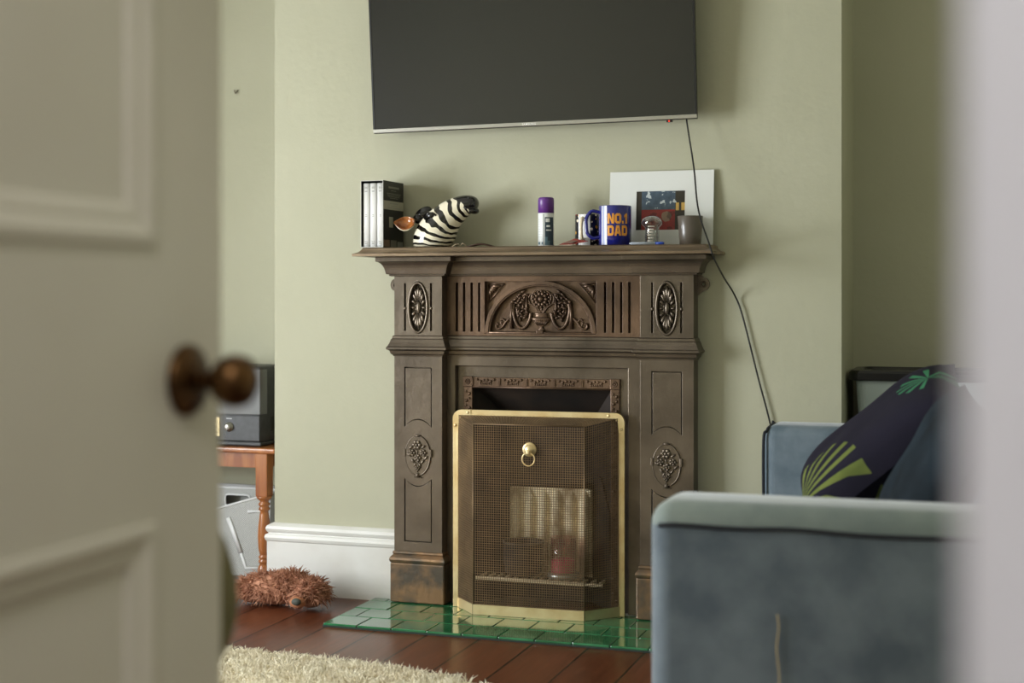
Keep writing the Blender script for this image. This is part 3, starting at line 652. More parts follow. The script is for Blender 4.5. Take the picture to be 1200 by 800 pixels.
sec = [((-.362, 1.2055), 90, .060, .056), ((-.361, 1.213), 90, .065, .060), ((-.356, 1.232), 86, .070, .064), ((-.346, 1.255), 76, .071, .066), ((-.331, 1.281), 62, .063, .060), ((-.306, 1.307), 46, .0535, .052), ((-.277, 1.328), 38, .0455, .044), ((-.250, 1.343), 28, .037, .037), ((-.228, 1.348), 8, .0315, .034), ((-.212, 1.347), -6, .027, .031), ((-.203, 1.345), -12, .019, .024), ((-.199, 1.344), -14, .006, .008)]
vs, fs, uvs = [], [], []; NS = 32
for i, (c, ang, a, b) in enumerate(sec):
    an = math.radians(ang); n_ = Vector((-math.sin(an), math.cos(an)))   # in-plane normal (x,z): points up-left
    for k in range(NS):
        t_ = 2 * PI * k / NS; o_ = n_ * a * math.cos(t_); vs.append((c[0] + o_.x + .352, b * math.sin(t_), c[1] + o_.y - MZ)); uvs.append((i / (len(sec) - 1), k / NS))
for i in range(len(sec) - 1):
    for k in range(NS): fs.append((i * NS + k, i * NS + (k + 1) % NS, i * NS + NS + (k + 1) % NS, i * NS + NS + k))
fs += [tuple(range(NS))[::-1], tuple(len(vs) - NS + k for k in range(NS))]
zo = MB().add(vs, fs, 0, True).build('head', ZM, zb)
ul = zo.data.uv_layers.new(name='UVMap')
for p in zo.data.polygons:
    kk = [uvs[i][1] for i in p.vertices]; wrap = max(kk) - min(kk) > .5
    for li, vi in zip(p.loop_indices, p.vertices):
        w_ = uvs[vi][1]; ul.data[li].uv = (uvs[vi][0], w_ + 1 if wrap and w_ < .5 else w_)
zo.modifiers.new('sub', 'SUBSURF').render_levels = 1
BLK = rgb('black_glaze', 18, 17, 18, .14, coat=.5); EARB = mat('brown_glaze', lin(120, 62, 24), .15, col2=lin(190, 120, 60), scale=30, coat=.5); IVO = rgb('ivory_glaze', 226, 212, 180, .15, coat=.5)
P_ = lambda x, z, y=0: (x + .352, y, z - MZ)
m = MB(); M = Matrix.Translation(P_(-.217, 1.328, 0)) @ Matrix.Rotation(math.radians(15), 4, 'Y'); m.ball((0, 0, 0), (.022, .024, .013), 16, M=M); m.build('lower_lip', BLK, zb)
m = MB()
for s in (-1, 1): MB().ball(P_(-.222, 1.366, s * .020), (.008, .007, .006), 10).build('nostril', BLK, zb)
m.tube([P_(-.196, 1.335, -.018), P_(-.205, 1.333, -.030), P_(-.222, 1.332, -.035), P_(-.236, 1.335, -.036)], .0022, 6); m.build('mouth', BLK, zb)
def ear(loc, rz, ry, rx, mo, mi_, nm, lab):
    m = MB(); n1, n2 = 14, 12; vs, fs = [], []
    for i in range(n1):
        s = i / (n1 - 1); w = .0275 * math.sin(PI * min(1, .12 + s * .9)) ** .8 + .001
        for k in range(n2 + 1):
            a = -1.25 + 2.5 * k / n2; vs.append((-.068 * s, w * math.sin(a), -w * math.cos(a) * .8 + .012 - .006 * s))
    for i in range(n1 - 1):
        for k in range(n2): q = i * (n2 + 1) + k; fs.append((q, q + 1, q + n2 + 2, q + n2 + 1))
    m.add(vs, fs, 0, True); m.add([(a, b * .9, c + .0035) for a, b, c in vs], fs, 1, True)
    o = m.build(nm, [mo, mi_], zb, lab, loc=P_(*loc), rot=(rx, ry, rz), nocalc=True); md = o.modifiers.new('s', 'SOLIDIFY'); md.thickness = .003; md.offset = 0
ear((-.408, 1.283, -.040), math.radians(8), math.radians(2), math.radians(62), IVO, EARB, 'ear', 'ear with glossy brown inside')
m = MB(); M = Matrix.Translation(P_(-.398, 1.318, .012)) @ Matrix.Rotation(math.radians(-35), 4, 'Y')
m.ball((0, 0, 0), (.036, .018, .021), 16, M=M); M = Matrix.Translation(P_(-.412, 1.302, .0)) @ Matrix.Rotation(math.radians(-20), 4, 'Y'); m.ball((0, 0, 0), (.017, .016, .016), 12, M=M); m.build('ear', BLK, zb, 'black ear')
m = MB(); m.ball(P_(-.345, 1.309, -.052), (.012, .006, .008), 12); m.tube([P_(-.362, 1.306, -.052), P_(-.352, 1.318, -.053), P_(-.338, 1.318, -.052), P_(-.326, 1.309, -.052)], .0035, 8); m.build('eye', BLK, zb)

# leather cord lying beside the zebra
LE = rgb('brown_leather', 74, 50, 36, .55); STR = rgb('pale_string', 190, 170, 140, .8)
ps = thing('leather_purse', 'small flat brown leather pouch with pale string lying right of the zebra', 'pouch', (-.19, -.12, MZ))
m = MB(); vs, fs = [], []
for i in range(13):
    s = i / 12; w = .022 * math.sin(PI * (.08 + .84 * s)) ** .6
    for k in range(7):
        t_ = k / 6 * 2 - 1; vs.append((-.045 + .105 * s, w * t_, .002 + .011 * math.sin(PI * s) ** 1.5 * (1 - .3 * t_ * t_)))
for i in range(12):
    for k in range(6): q = i * 7 + k; fs.append((q, q + 1, q + 8, q + 7))
m.add(vs, fs, 0, True); o = m.build('flap', LE, ps); md = o.modifiers.new('s', 'SOLIDIFY'); md.thickness = .003
MB().tube(spline([(-.04, -.01, .004), (-.05, -.02, .012), (-.06, -.012, .004), (-.066, -.02, .010), (-.075, -.01, .003), (-.07, -.025, .009), (-.085, -.02, .003), (-.08, -.03, .002)], 6), .0014, 6).build('string', STR, ps)

# spray can
cn = thing('spray_can', 'white spray can with a purple cap standing mid mantel', 'spray can', (.034, -.10, MZ))
m = MB().lathe([(.0235, 0), (.026, .002), (.026, .106), (.025, .108), (0, .108)], seg=32)
m.build('body', rgb('white_tin', 226, 228, 226, .35), cn)
def patch(m, r, a0, a1, z0, z1, mi=0, n=8):
    """curved label patch, angle measured from -y"""
    vs = []
    for k in range(n + 1):
        a = a0 + (a1 - a0) * k / n
        for z_ in (z0, z1): vs.append((r * math.sin(a), -r * math.cos(a), z_))
    m.add(vs, [(2 * k, 2 * k + 2, 2 * k + 3, 2 * k + 1) for k in range(n)], mi, True)
m = MB(); patch(m, .0262, -.05, .02, .003, .104, 1); patch(m, .0263, .14, 1.35, .004, .094, 0)
patch(m, .0265, .25, .75, .078, .090, 2); patch(m, .0265, .35, .8, .062, .068, 2); patch(m, .0265, .3, 1.0, .050, .054, 2); patch(m, .0264, .14, .5, .004, .03, 3); patch(m, .0264, .5, .8, .004, .018, 3)
for k in range(8): patch(m, .0263, -1.0, -.2, .03 + k * .008, .0318 + k * .008, 4)
patch(m, .0263, -.9, -.5, .006, .014, 3); patch(m, .0263, -.3, -.1, .006, .014, 3)
m.build('label', [rgb('navy_print', 44, 62, 74), rgb('dark_line', 40, 44, 46), WP, rgb('teal_print', 84, 110, 122), rgb('faint_lines', 196, 200, 198)], cn, 'white and dark blue printed label')
MB().lathe([(.0262, .1085), (.0262, .150), (.025, .1565), (.021, .159), (0, .159)], seg=32).build('cap', rgb('purple_plastic', 96, 50, 130, .35), cn, 'purple cap')

# red card
cr = thing('greeting_card', 'small folded red card lying before the dark mug', 'card', (.145, -.150, MZ))
m = MB(); m.add([(-.052, .0, .0012), (.0, -.030, .0012), (.044, .0, .0012), (-.008, .034, .0012)], [(0, 1, 2, 3)], 0); o = m.build('lower_leaf', rgb('card_pale', 200, 176, 150), cr); md = o.modifiers.new('s', 'SOLIDIFY'); md.thickness = .001
m = MB(); m.add([(-.052, .0, .004), (.0, -.030, .004), (.044, .0, .014), (-.010, .034, .024)], [(0, 1, 2, 3)], 0); m.add([(-.036, .001, .0085), (-.004, -.016, .0085), (.008, .006, .0165), (-.018, .020, .0185)], [(0, 1, 2, 3)], 1)
o = m.build('upper_leaf', [rgb('card_red', 150, 26, 24), rgb('card_brown', 120, 84, 74)], cr, 'red upper leaf'); md = o.modifiers.new('s', 'SOLIDIFY'); md.thickness = .001

# mugs
def mug(t, R, H, mbody, hang, hm=None, hz=(.018, .092), hx=.036):
    MB().lathe([(R * .94, 0), (R, .003), (R, H - .002), (R - .0015, H), (R - .0035, H - .001), (R - .004, .008), (0, .006)], seg=40).build('body', mbody, t)
    d = Vector((math.sin(hang), -math.cos(hang), 0)); a = d * (R - .001)
    pts = spline([a + Vector((0, 0, hz[1])), a + d * hx * .6 + Vector((0, 0, hz[1] + .003)), a + d * hx + Vector((0, 0, hz[1] - .018)), a + d * hx * 1.02 + Vector((0, 0, (hz[0] + hz[1]) / 2)), a + d * hx * .92 + Vector((0, 0, hz[0] + .015)), a + d * hx * .5 + Vector((0, 0, hz[0])), a + Vector((0, 0, hz[0] + .003))], 6)
    MB().tube(pts, .0055, 10).build('handle', hm or mbody, t)
BLUE = rgb('blue_glaze', 28, 32, 120, .18, coat=.4)
mg = thing('mug', 'blue mug with NO.1 DAD in orange lettering on the mantel', 'mug', (.268, -.115, MZ), group='mugs on the mantel')
mug(mg, .0515, .126, BLUE, -1.25, hz=(.024, .106), hx=.040)
m = MB(); patch(m, .0518, -.74, -.26, .0015, .1245, 0, 10); patch(m, .0519, -.66, -.60, .0015, .1245, 1, 3); patch(m, .0519, -.36, -.29, .0015, .1245, 1, 3)
m.build('stripe', [rgb('pale_blue', 148, 156, 196, .25), WP], mg, 'pale vertical stripe')
# block letters on a unit cell, bent round the mug
GLY = {'N': ([(0, 0), (.3, 0), (.3, .62), (.66, 0), (1, 0), (1, 1), (.7, 1), (.7, .40), (.34, 1), (0, 1)], []),
       'O': ([(.24, 0), (.76, 0), (1, .2), (1, .8), (.76, 1), (.24, 1), (0, .8), (0, .2)], [[(.33, .24), (.67, .24), (.67, .76), (.33, .76)]]),
       '.': ([(0, 0), (1, 0), (1, .27), (0, .27)], []),
       '1': ([(.35, 0), (1, 0), (1, 1), (.55, 1), (0, .80), (0, .58), (.35, .68)], []),
       'D': ([(0, 0), (.78, 0), (1, .18), (1, .82), (.78, 1), (0, 1)], [[(.33, .24), (.62, .24), (.68, .32), (.68, .68), (.62, .76), (.33, .76)]]),
       'A': ([(0, 0), (.30, 0), (.36, .20), (.64, .20), (.70, 0), (1, 0), (.72, 1), (.28, 1)], [[(.42, .42), (.58, .42), (.52, .76), (.48, .76)]])}
m = MB()
for body, z0, wid in (('NO.1', .0675, (.36, .36, .10, .20)), ('DAD', .0295, (.38, .40, .38))):
    u0 = -.22; sc_l = 1.28 / (sum(wid) + .035 * (len(wid) - 1))
    for ch, w_ in zip(body, wid):
        o_, hs = GLY[ch]; loops = [o_] + hs; flat = [p for l in loops for p in l]
        b2 = bmesh.new(); vv = [b2.verts.new((p[0], p[1], 0)) for p in flat]
        for t3 in tessellate_polygon([[Vector((p[0], p[1], 0)) for p in l] for l in loops]):
            try: b2.faces.new([vv[i] for i in t3])
            except ValueError: pass
        bmesh.ops.subdivide_edges(b2, edges=b2.edges[:], cuts=3, use_grid_fill=True)
        for v in b2.verts:
            a = u0 + v.co.x * w_ * sc_l; v.co = (.0523 * math.sin(a), -.0523 * math.cos(a), z0 + v.co.y * .0325)
        m.bm(b2); u0 += (w_ + .035) * sc_l
m.build('lettering', rgb('orange_print', 226, 152, 52, .4), mg, 'orange NO.1 DAD lettering')
PAT = bpy.data.materials.new('dark_patterned_glaze'); PAT.use_nodes = True; g = G(PAT); vo = g.n('ShaderNodeTexVoronoi'); vo.inputs['Scale'].default_value = 85
g.nt.links.new(g.obj()[3], vo.inputs['Vector']); spk = g.m('LESS_THAN', vo.outputs['Distance'], .42); hue = g.n('ShaderNodeSeparateColor'); g.nt.links.new(vo.outputs['Color'], hue.inputs[0])
cc = g.mix(g.m('GREATER_THAN', hue.outputs[0], .62), lin(20, 22, 34), lin(226, 214, 190)); cc = g.mix(g.m('GREATER_THAN', hue.outputs[1], .8), cc, lin(206, 150, 40)); cc = g.mix(g.m('GREATER_THAN', hue.outputs[2], .84), cc, lin(170, 40, 40))
g.base(g.mix(spk, lin(20, 22, 34), cc)); PAT.node_tree.nodes['Principled BSDF'].inputs['Roughness'].default_value = .2
mg2 = thing('mug', 'smaller dark patterned mug with a white band behind the blue mug', 'mug', (.162, -.050, MZ), group='mugs on the mantel')
mug(mg2, .043, .104, PAT, -.08, IVO, hz=(.02, .086), hx=.024)
m = MB(); patch(m, .0433, -.55, .40, .001, .103, 0); patch(m, .0435, -.42, -.35, .001, .103, 1, 3); m.build('white_band', [WP, rgb('grey_band', 150, 150, 146)], mg2, 'white band around the handle')

# mounted print leaning on the wall
pr = thing('mounted_print', 'white card mount with a small dark red and blue print leaning on the wall', 'picture', (.396, -.034, MZ), (math.radians(-5.5), 0, 0))
# local z up along the card
m = MB().plate(rect(-.170, .170, 0, .243), [rect(-.081, .078, .052, .178)], -.0015, .0015, back=True); m.build('mount', rgb('mount_card', 224, 226, 222, .7), pr)
PRM = bpy.data.materials.new('print_picture'); PRM.use_nodes = True; g = G(PRM); x, y, z, v = g.obj()
n1 = g.noise(60, v, 5); n2 = g.noise(22, v, 3)
blue = g.mix(n1, lin(36, 48, 62), lin(86, 106, 124)); redc = g.mix(n2, lin(96, 24, 22), lin(176, 50, 46))
pc = g.mix(g.m('LESS_THAN', z, .118), blue, redc)
side = g.m('MAXIMUM', g.m('LESS_THAN', x, -.064), g.m('GREATER_THAN', x, .046)); pc = g.mix(side, pc, g.mix(n2, lin(28, 26, 22), lin(62, 56, 44)))
yb_ = g.m('MULTIPLY', g.m('GREATER_THAN', x, .048), g.m('MULTIPLY', g.m('GREATER_THAN', z, .115), g.m('LESS_THAN', z, .140))); pc = g.mix(g.m('MULTIPLY', yb_, g.m('GREATER_THAN', g.m('ABSOLUTE', g.m('SUBTRACT', x, .062)), .004)), pc, lin(206, 168, 86))
rad = g.m('SQRT', g.m('ADD', g.m('POWER', g.m('SUBTRACT', x, .018), 2.), g.m('POWER', g.m('SUBTRACT', z, .096), 2.))); pc = g.mix(g.m('LESS_THAN', g.m('ADD', rad, g.m('MULTIPLY', n1, .01)), .021), pc, lin(146, 120, 100))
dk = g.m('MULTIPLY', g.m('GREATER_THAN', n2, .56), g.m('LESS_THAN', z, .112)); pc = g.mix(g.m('MULTIPLY', dk, .55), pc, lin(40, 22, 24))
wt = g.m('MULTIPLY', g.m('GREATER_THAN', n1, .60), g.m('MULTIPLY', g.m('GREATER_THAN', z, .122), g.m('LESS_THAN', g.m('ABSOLUTE', x), .05))); pc = g.mix(wt, pc, lin(190, 198, 200)); g.base(pc)
PRM.node_tree.nodes['Principled BSDF'].inputs['Roughness'].default_value = .35
MB().box(-.084, .081, .0018, .003, .049, .181).build('print', PRM, pr, 'print in blue over red')

gl = thing('drinking_glass', 'small clear upturned glass standing before the mounted print', 'glass', (.386, -.105, MZ))
gl['label'] = 'small clear upturned glass standing before the mounted print'; GLS = glass_mat('clear_glass', (.93, .94, .93, 1), .62, .03)
MB().lathe([(.026, 0), (.027, .002), (.024, .006), (.022, .05), (.0225, .056), (.033, .066), (.034, .072), (.030, .083), (.018, .091), (0, .094), (0, .090), (.016, .087), (.026, .079), (.029, .070), (.018, .062), (.018, .008), (0, .006)], seg=32).build('bowl', GLS, gl)
m = MB()
for k in range(6): patch(m, .0226, -.5 + .1 * (k % 2), .35 + .1 * (k % 3), .012 + k * .009, .0155 + k * .009, 0)
m.build('etched_print', rgb('etched', 206, 196, 186, .6), gl)
SMK = rgb('smoked_glass', 74, 68, 60, .3, coat=.3)
cj = thing('candle_jar', 'dark smoky grey candle jar at the right end of the mantel', 'candle', (.504, -.085, MZ))
MB().lathe([(.032, 0), (.0335, .002), (.0405, .090), (.0395, .0915), (.038, .090), (.0345, .055), (0, .055)], seg=40).build('jar', mat('smoky_glaze', lin(84, 76, 68), .32, col2=lin(96, 88, 78), scale=6, coat=.2), cj)
MB().lathe([(.034, .0555), (.0345, .063), (0, .062)], seg=32).build('wax', rgb('grey_wax', 120, 112, 100), cj)
pn = thing('pen', 'white and blue pen lying before the upturned glass on the mantel', 'pen', (.38, -.155, MZ + .0045), (0, 0, math.radians(4)))
MB().lathe([(.0015, -.055), (.0042, -.048), (.0042, .028)], (0, 0, 0), 'X', 12).build('barrel', rgb('pen_white', 190, 200, 216, .35), pn)
MB().lathe([(.0044, .028), (.0044, .052), (.003, .055), (0, .055)], (0, 0, 0), 'X', 12).build('cap', rgb('pen_blue', 30, 70, 170, .35), pn, 'blue cap')

# ---------------------------------------------------------------- left alcove: table, radio, wire files
tb = thing('side_table', 'varnished pine side table with turned legs in the left alcove', 'table', (-1.39, .262, 0))
tx, ty = .325, .138; TZ = .490
m = MB(); m.box(-tx, tx, -ty, ty, TZ - .020, TZ, .007, 3, smooth=False); m.build('tabletop', PINE, tb)
lx_, ly_ = .263, .102
def leg(x_, y_):
    m = MB(); s = .024
    m.box(x_ - s, x_ + s, y_ - s, y_ + s, .312, TZ - .020, .003)
    m.lathe([(.030, .313), (.026, .302), (.016, .293), (.0155, .290), (.021, .286), (.021, .278), (.0155, .274), (.0205, .269), (.0205, .261), (.015, .257), (.0165, .246), (.0225, .20), (.024, .16), (.022, .12), (.017, .10), (.0155, .096), (.021, .092), (.021, .085), (.0155, .081), (.021, .077), (.021, .069), (.016, .065), (.022, .054), (.0255, .040), (.0255, 0)], (x_, y_, 0), seg=24)
    m.build('leg', PINE, tb)
for a in (-1, 1):
    for b in (-1, 1): leg(a * lx_, b * ly_)
m = MB()
for s in (-1, 1):
    m.box(-lx_ + .02, lx_ - .02, s * ly_ - .009, s * ly_ + .009, TZ - .075, TZ - .020); m.box(s * lx_ - .009, s * lx_ + .009, -ly_ + .02, ly_ - .02, TZ - .075, TZ - .020)
m.build('apron', PINE, tb)
rd = thing('radio', 'charcoal retro radio with dial knob and brass badge on the pine side table', 'radio', (-1.32, .268, TZ))
hw, hd, hh = .172, .098, .295
m = MB(); m.box(-hw, hw, -hd, hd, .012, hh, .010, 3); m.box(-hw - .004, hw + .004, -hd - .004, hd + .004, .002, .016, .004); m.build('casing', CHAR, rd)
GRL = bpy.data.materials.new('woven_grille'); GRL.use_nodes = True; g = G(GRL); x, y, z, v = g.obj(); ck = g.n('ShaderNodeTexChecker'); ck.inputs['Scale'].default_value = 210; g.nt.links.new(v, ck.inputs['Vector'])
g.base(g.mix(ck.outputs['Fac'], lin(44, 45, 46), lin(150, 152, 152)))
m = MB(); m.box(-hw + .008, hw - .0005, -hd - .003, -hd + .002, .118, hh - .012, .002); m.box(hw - .003, hw + .0015, -hd, -hd + .05, .118, hh - .012, .002); m.build('grille', GRL, rd, 'woven grey speaker grille')
m = MB().box(-hw + .008, hw - .003, -hd - .002, -hd + .003, .020, .112, .002); pnl = m.build('control_panel', CHAR, rd)
m = MB().lathe([(.018, 0), (.018, .004), (.013, .006), (.0125, .016), (.009, .018), (0, .018)], (.043, -hd - .002, .070), 'Y', 24); m.build('dial_knob', STEEL, rd, 'small chrome dial knob')
m = MB().box(-.055, .004, -hd - .005, -hd - .002, .034, .105, .004); m.build('badge', BRASS, rd, 'brass badge'); m = MB()
for k in range(3): m.box(-.035, -.008, -hd - .0056, -hd - .005, .048 + k * .018, .051 + k * .018)
m.build('badge_print', KNOB, rd)
MB().box(.032, .054, -hd - .0025, -hd - .002, .100, .102).build('dial_print', LGREY, rd)
m = MB(); m.box(hw - .001, hw + .002, -.02, .05, .05, .105, .006); m.build('side_vent', BLACKP, rd)

MESH = bpy.data.materials.new('fine_wire_mesh'); MESH.use_nodes = True; g = G(MESH); x, y, z, v = g.obj(); ck = g.n('ShaderNodeTexChecker'); ck.inputs['Scale'].default_value = 260; g.nt.links.new(v, ck.inputs['Vector'])
g.base(g.mix(ck.outputs['Fac'], lin(140, 142, 140), lin(204, 206, 202))); MESH.node_tree.nodes['Principled BSDF'].inputs['Roughness'].default_value = .5
f1 = thing('magazine_file', 'grey wire mesh crate with a level white rim, nearest the alcove wall under the table', 'magazine file', (-1.325, .345, 0), group='wire files under the side table')
m = MB(); w_, d_, h_ = .165, .028, .315
slot = [(a, b) for cx_, cz_, a0 in ((.040, .275, 0), (-.040, .275, PI / 2), (-.040, .255, PI), (.040, .255, 3 * PI / 2)) for a, b in [(cx_ + .012 * math.cos(a0 + PI / 2 * k / 4), cz_ + .012 * math.sin(a0 + PI / 2 * k / 4)) for k in range(5)]]
m.plate(rect(-w_, w_, 0, h_), [slot], -d_, -d_ + .002, back=True); m.box(-w_, w_, d_ - .002, d_, 0, h_); m.box(-w_, -w_ + .002, -d_ + .002, d_ - .002, 0, h_); m.box(w_ - .002, w_, -d_ + .002, d_ - .002, 0, h_); m.box(-w_, w_, -d_, d_, 0, .003)
m.build('mesh_body', MESH, f1)
m = MB(); m.tube([(-w_, -d_, h_), (w_, -d_, h_), (w_, d_, h_), (-w_, d_, h_)], .005, 6, closed=True); m.build('rim', LGREY, f1, 'white rim')
m = MB(); m.tube([(a, -d_ - .0005, b) for a, b in slot], .004, 6, closed=True); m.build('handle_slot', LGREY, f1, 'white-rimmed handle opening')
f2 = thing('magazine_file', 'grey wire mesh magazine file with a slanted rim under the pine table', 'magazine file', (-1.30, .262, 0), group='wire files under the side table')
m = MB(); d_ = .038; out = [(-.165, 0), (.155, 0), (.165, .312), (-.165, .215)]
m.plate(out, [], -d_, -d_ + .002, back=True); m.plate(out, [], d_ - .002, d_, back=True)
m.box(-.165, .155, -d_ + .002, d_ - .002, 0, .003); m.add([(.155, -d_, 0), (.155, d_, 0), (.165, d_, .312), (.165, -d_, .312)], [(0, 1, 2, 3)]); m.add([(-.165, -d_, 0), (-.165, d_, 0), (-.165, d_, .215), (-.165, -d_, .215)], [(0, 1, 2, 3)])
m.build('mesh_body', MESH, f2)
MB().tube([(-.165, -d_, .215), (.165, -d_, .312), (.165, d_, .312), (-.165, d_, .215)], .0045, 6, closed=True).build('rim', LGREY, f2, 'white rim')
m = MB(); m.tube([(-.012, -d_ - .002, .215), (.042, -d_ - .002, .085)], .010, 6, flat=.3); m.tube([(.042, -d_ - .002, .085), (.062, -d_ - .002, .03), (.15, -d_ - .002, .036)], .007, 6, flat=.3); m.tube([(.07, -d_ - .002, .24), (.13, -d_ - .002, .245), (.135, -d_ - .002, .04)], .006, 6, flat=.3); m.build('label_holder', LGREY, f2)

# ---------------------------------------------------------------- strands (yarn, pile)
def strands(roots, mb, seg=3):
    """roots: list of (point, direction, length, radius, bend vector)"""
    for p, d, l, r, bnd in roots:
        p = Vector(p); d = Vector(d).normalized(); a = d.orthogonal().normalized(); b = d.cross(a); vs, fs = [], []
        for i, (t_, k_) in enumerate(((0, 1), (.55, .85), (1, .35))):
            c = p + d * l * t_ + Vector(bnd) * l * t_ * t_
            for k in range(3): an = 2 * PI * k / 3; vs.append(c + a * math.cos(an) * r * k_ + b * math.sin(an) * r * k_)
        for i in range(2):
            for k in range(3): fs.append((i * 3 + k, i * 3 + (k + 1) % 3, i * 3 + 3 + (k + 1) % 3, i * 3 + 3 + k))
        fs.append((6, 7, 8)); mb.add(vs, fs, 0, True)
U = random.uniform
dg_ = thing('shaggy_toy', 'brown shaggy plush toy with a grey nose lying on the floor by the baseboard', 'plush toy', (-.862, -.195, 0), (0, 0, math.radians(-4)))
blobs = [((-.045, .01, .052), (.118, .075, .052)), ((.02, .015, .066), (.060, .055, .050)), ((.105, -.005, .052), (.055, .052, .048)), ((-.12, 0, .045), (.055, .06, .042))]
m = MB()
for c, r_ in blobs: m.ball(c, r_, 20)
m.build('body', SHAG, dg_)
rt = []
for c, r_ in blobs:
    for _ in range(1400):
        n_ = Vector((random.gauss(0, 1), random.gauss(0, 1), random.gauss(0, 1))).normalized()
        if n_.z < -.35: continue
        p = Vector((c[0] + n_.x * r_[0] * .96, c[1] + n_.y * r_[1] * .96, c[2] + n_.z * r_[2] * .96))
        if p.z < .012: continue
        d = Vector((n_.x / r_[0], n_.y / r_[1], n_.z / r_[2])).normalized() + Vector((U(-.75, .75), U(-.75, .75), U(-.5, .5)))
        rt.append((p, d, U(.016, .032), U(.0014, .0022), (U(-.4, .4), U(-.4, .4), U(-.7, .0))))
rt = [q for q in rt if (q[0] + Vector(q[1]).normalized() * q[2] + Vector(q[4]) * q[2]).z > .003]
m = MB(); strands(rt, m); m.build('shaggy_coat', SHAG, dg_, 'coat of thick brown yarn strands')['kind'] = 'stuff'
m = MB(); m.ball((.098, -.075, .034), (.030, .020, .020), 14); m.build('muzzle', rgb('tan_plush', 168, 112, 78, .9), dg_, 'tan muzzle')
MB().ball((.104, -.094, .040), (.018, .010, .012), 12).build('nose', mat('grey_felt', lin(70, 74, 66), .7), dg_, 'grey green nose')

# cream rug
rg = thing('shag_rug', 'cream deep-pile shag rug on the dark floorboards in the foreground', 'rug', (0, 0, 0))
rc = [(-1.15, -.94), (-.95, -.89), (-.72, -.872), (-.55, -.875), (-.38, -.882), (-.20, -.90), (-.04, -.925), (.10, -.965), (.22, -1.03), (.30, -1.14), (.33, -1.30), (.33, -2.15), (.28, -2.30), (.1, -2.38), (-1.1, -2.38), (-1.3, -2.25), (-1.35, -1.1), (-1.28, -.98)]
rcs = [(p.x, p.y) for p in spline([(a, b, 0) for a, b in rc + rc[:1]], 4)][:-1]
m = MB(); vv = [(a, b, .001) for a, b in rcs] + [(a, b, .014) for a, b in rcs]; n_ = len(rcs)
m.add(vv, [tuple(range(n_)), tuple(range(n_, 2 * n_))] + [(i, (i + 1) % n_, n_ + (i + 1) % n_, n_ + i) for i in range(n_)]); m.build('backing', CREAM, rg)
def inside(px_, py_):
    c = False; j = n_ - 1
    for i in range(n_):
        (xi, yi), (xj, yj) = rcs[i], rcs[j]
        if (yi > py_) != (yj > py_) and px_ < (xj - xi) * (py_ - yi) / (yj - yi) + xi: c = not c
        j = i
    return c
rt = []
while len(rt) < 30000:
    a, b = U(-1.35, .34), -.865 - (random.random() ** 2.4) * 1.5
    if inside(a, b):
        cl = noise.noise(Vector((a * 22, b * 22, 0))); c2 = noise.noise(Vector((a * 22 + 9, b * 22, 5)))
        rt.append(((a, b, .010), (cl * 1.1 + U(-.35, .35), c2 * 1.1 + U(-.35, .35), .8), U(.028, .046), U(.0012, .0022), (U(-.3, .3), U(-.3, .3), -.3)))
m = MB(); strands(rt, m); m.build('pile', CREAM, rg, nocalc=True)['kind'] = 'stuff'

# ---------------------------------------------------------------- sofa
so = thing('sofa', 'slate blue velvet two-seat sofa with piped square arms facing left', 'sofa', (0, 0, 0))
SX0, SX1 = .779, 1.66; NY0, NY1, FY0, FY1 = -1.862, -1.665, -.335, -.150
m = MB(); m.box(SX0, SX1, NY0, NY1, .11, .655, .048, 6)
m.mi = [1 if sum(m.v[i][2] for i in f) / len(f) > .609 else 0 for f in m.f]  # top faces get the paler colour standing for light on the nap
m.build('arm', [VELVET, NAP_SHEEN], so, 'near arm with nap sheen painted paler on top')
m = MB(); m.tube(spline([(SX0 + .022, NY0 + .004, .608), (SX0 + .06, NY0 - .002, .612), (.95, NY0 - .002, .610), (1.06, NY0 - .002, .6135), (1.2, NY0 - .002, .609), (1.4, NY0 - .002, .612), (1.62, NY0 - .002, .610)], 6), .0045, 8)
m.build('piping', PIPE, so, 'dark piping')
m = MB(); m.box(SX0 - .012, SX1, FY0, FY1, .11, .668, .040, 6); m.build('arm', VELVB, so, 'far arm')
m = MB(); fx_ = SX0 - .010; yy0, yy1 = FY0 + .004, FY1 - .004
m.tube(spline([(fx_ + .002, yy0, .15), (fx_ + .002, yy0, .40), (fx_ + .002, yy0, .62), (fx_ + .010, yy0 + .01, .650), (fx_ + .014, yy0 + .03, .660), (fx_ + .014, yy1 - .03, .660), (fx_ + .010, yy1 - .01, .650), (fx_ + .002, yy1, .62), (fx_ + .002, yy1, .15)], 5), .0045, 8); m.build('piping', PIPE, so, 'dark piping')
m = MB(); m.box(SX0 + .02, SX1, NY1 + .001, FY0 - .001, .11, .300, .015, 4); m.build('seat_base', VELVET, so)
m = MB(); m.box(1.44, SX1 + .02, NY1 + .001, FY0 - .001, .30, .82, .06, 6); m.build('backrest', VELVET, so)
ym = (NY1 + FY0) / 2
for a, b in ((NY1 + .004, ym - .003), (ym + .003, FY0 - .004)): MB().box(SX0 + .012, 1.45, a, b, .30, .432, .035, 5).build('seat_cushion', VELVET, so)
for a in (SX0 + .07, SX1 - .07):
    for b in (NY0 + .07, FY1 - .07): MB().lathe([(.017, 0), (.026, .111)], (a, b, 0), seg=16).build('foot', rgb('dark_wood', 48, 30, 20), so)
# fabric mark: the pale thread hanging on the arm's outer face
tag(MB().tube(spline([(1.028, NY0 - .003, .455), (1.031, NY0 - .003, .43), (1.027, NY0 - .003, .39), (1.032, NY0 - .003, .34), (1.029, NY0 - .003, .30)], 4), .0014, 6).build('thread', rgb('straw', 168, 150, 110, .9)), 'pale loose thread hanging on the outer side of the near sofa arm', 'thread')

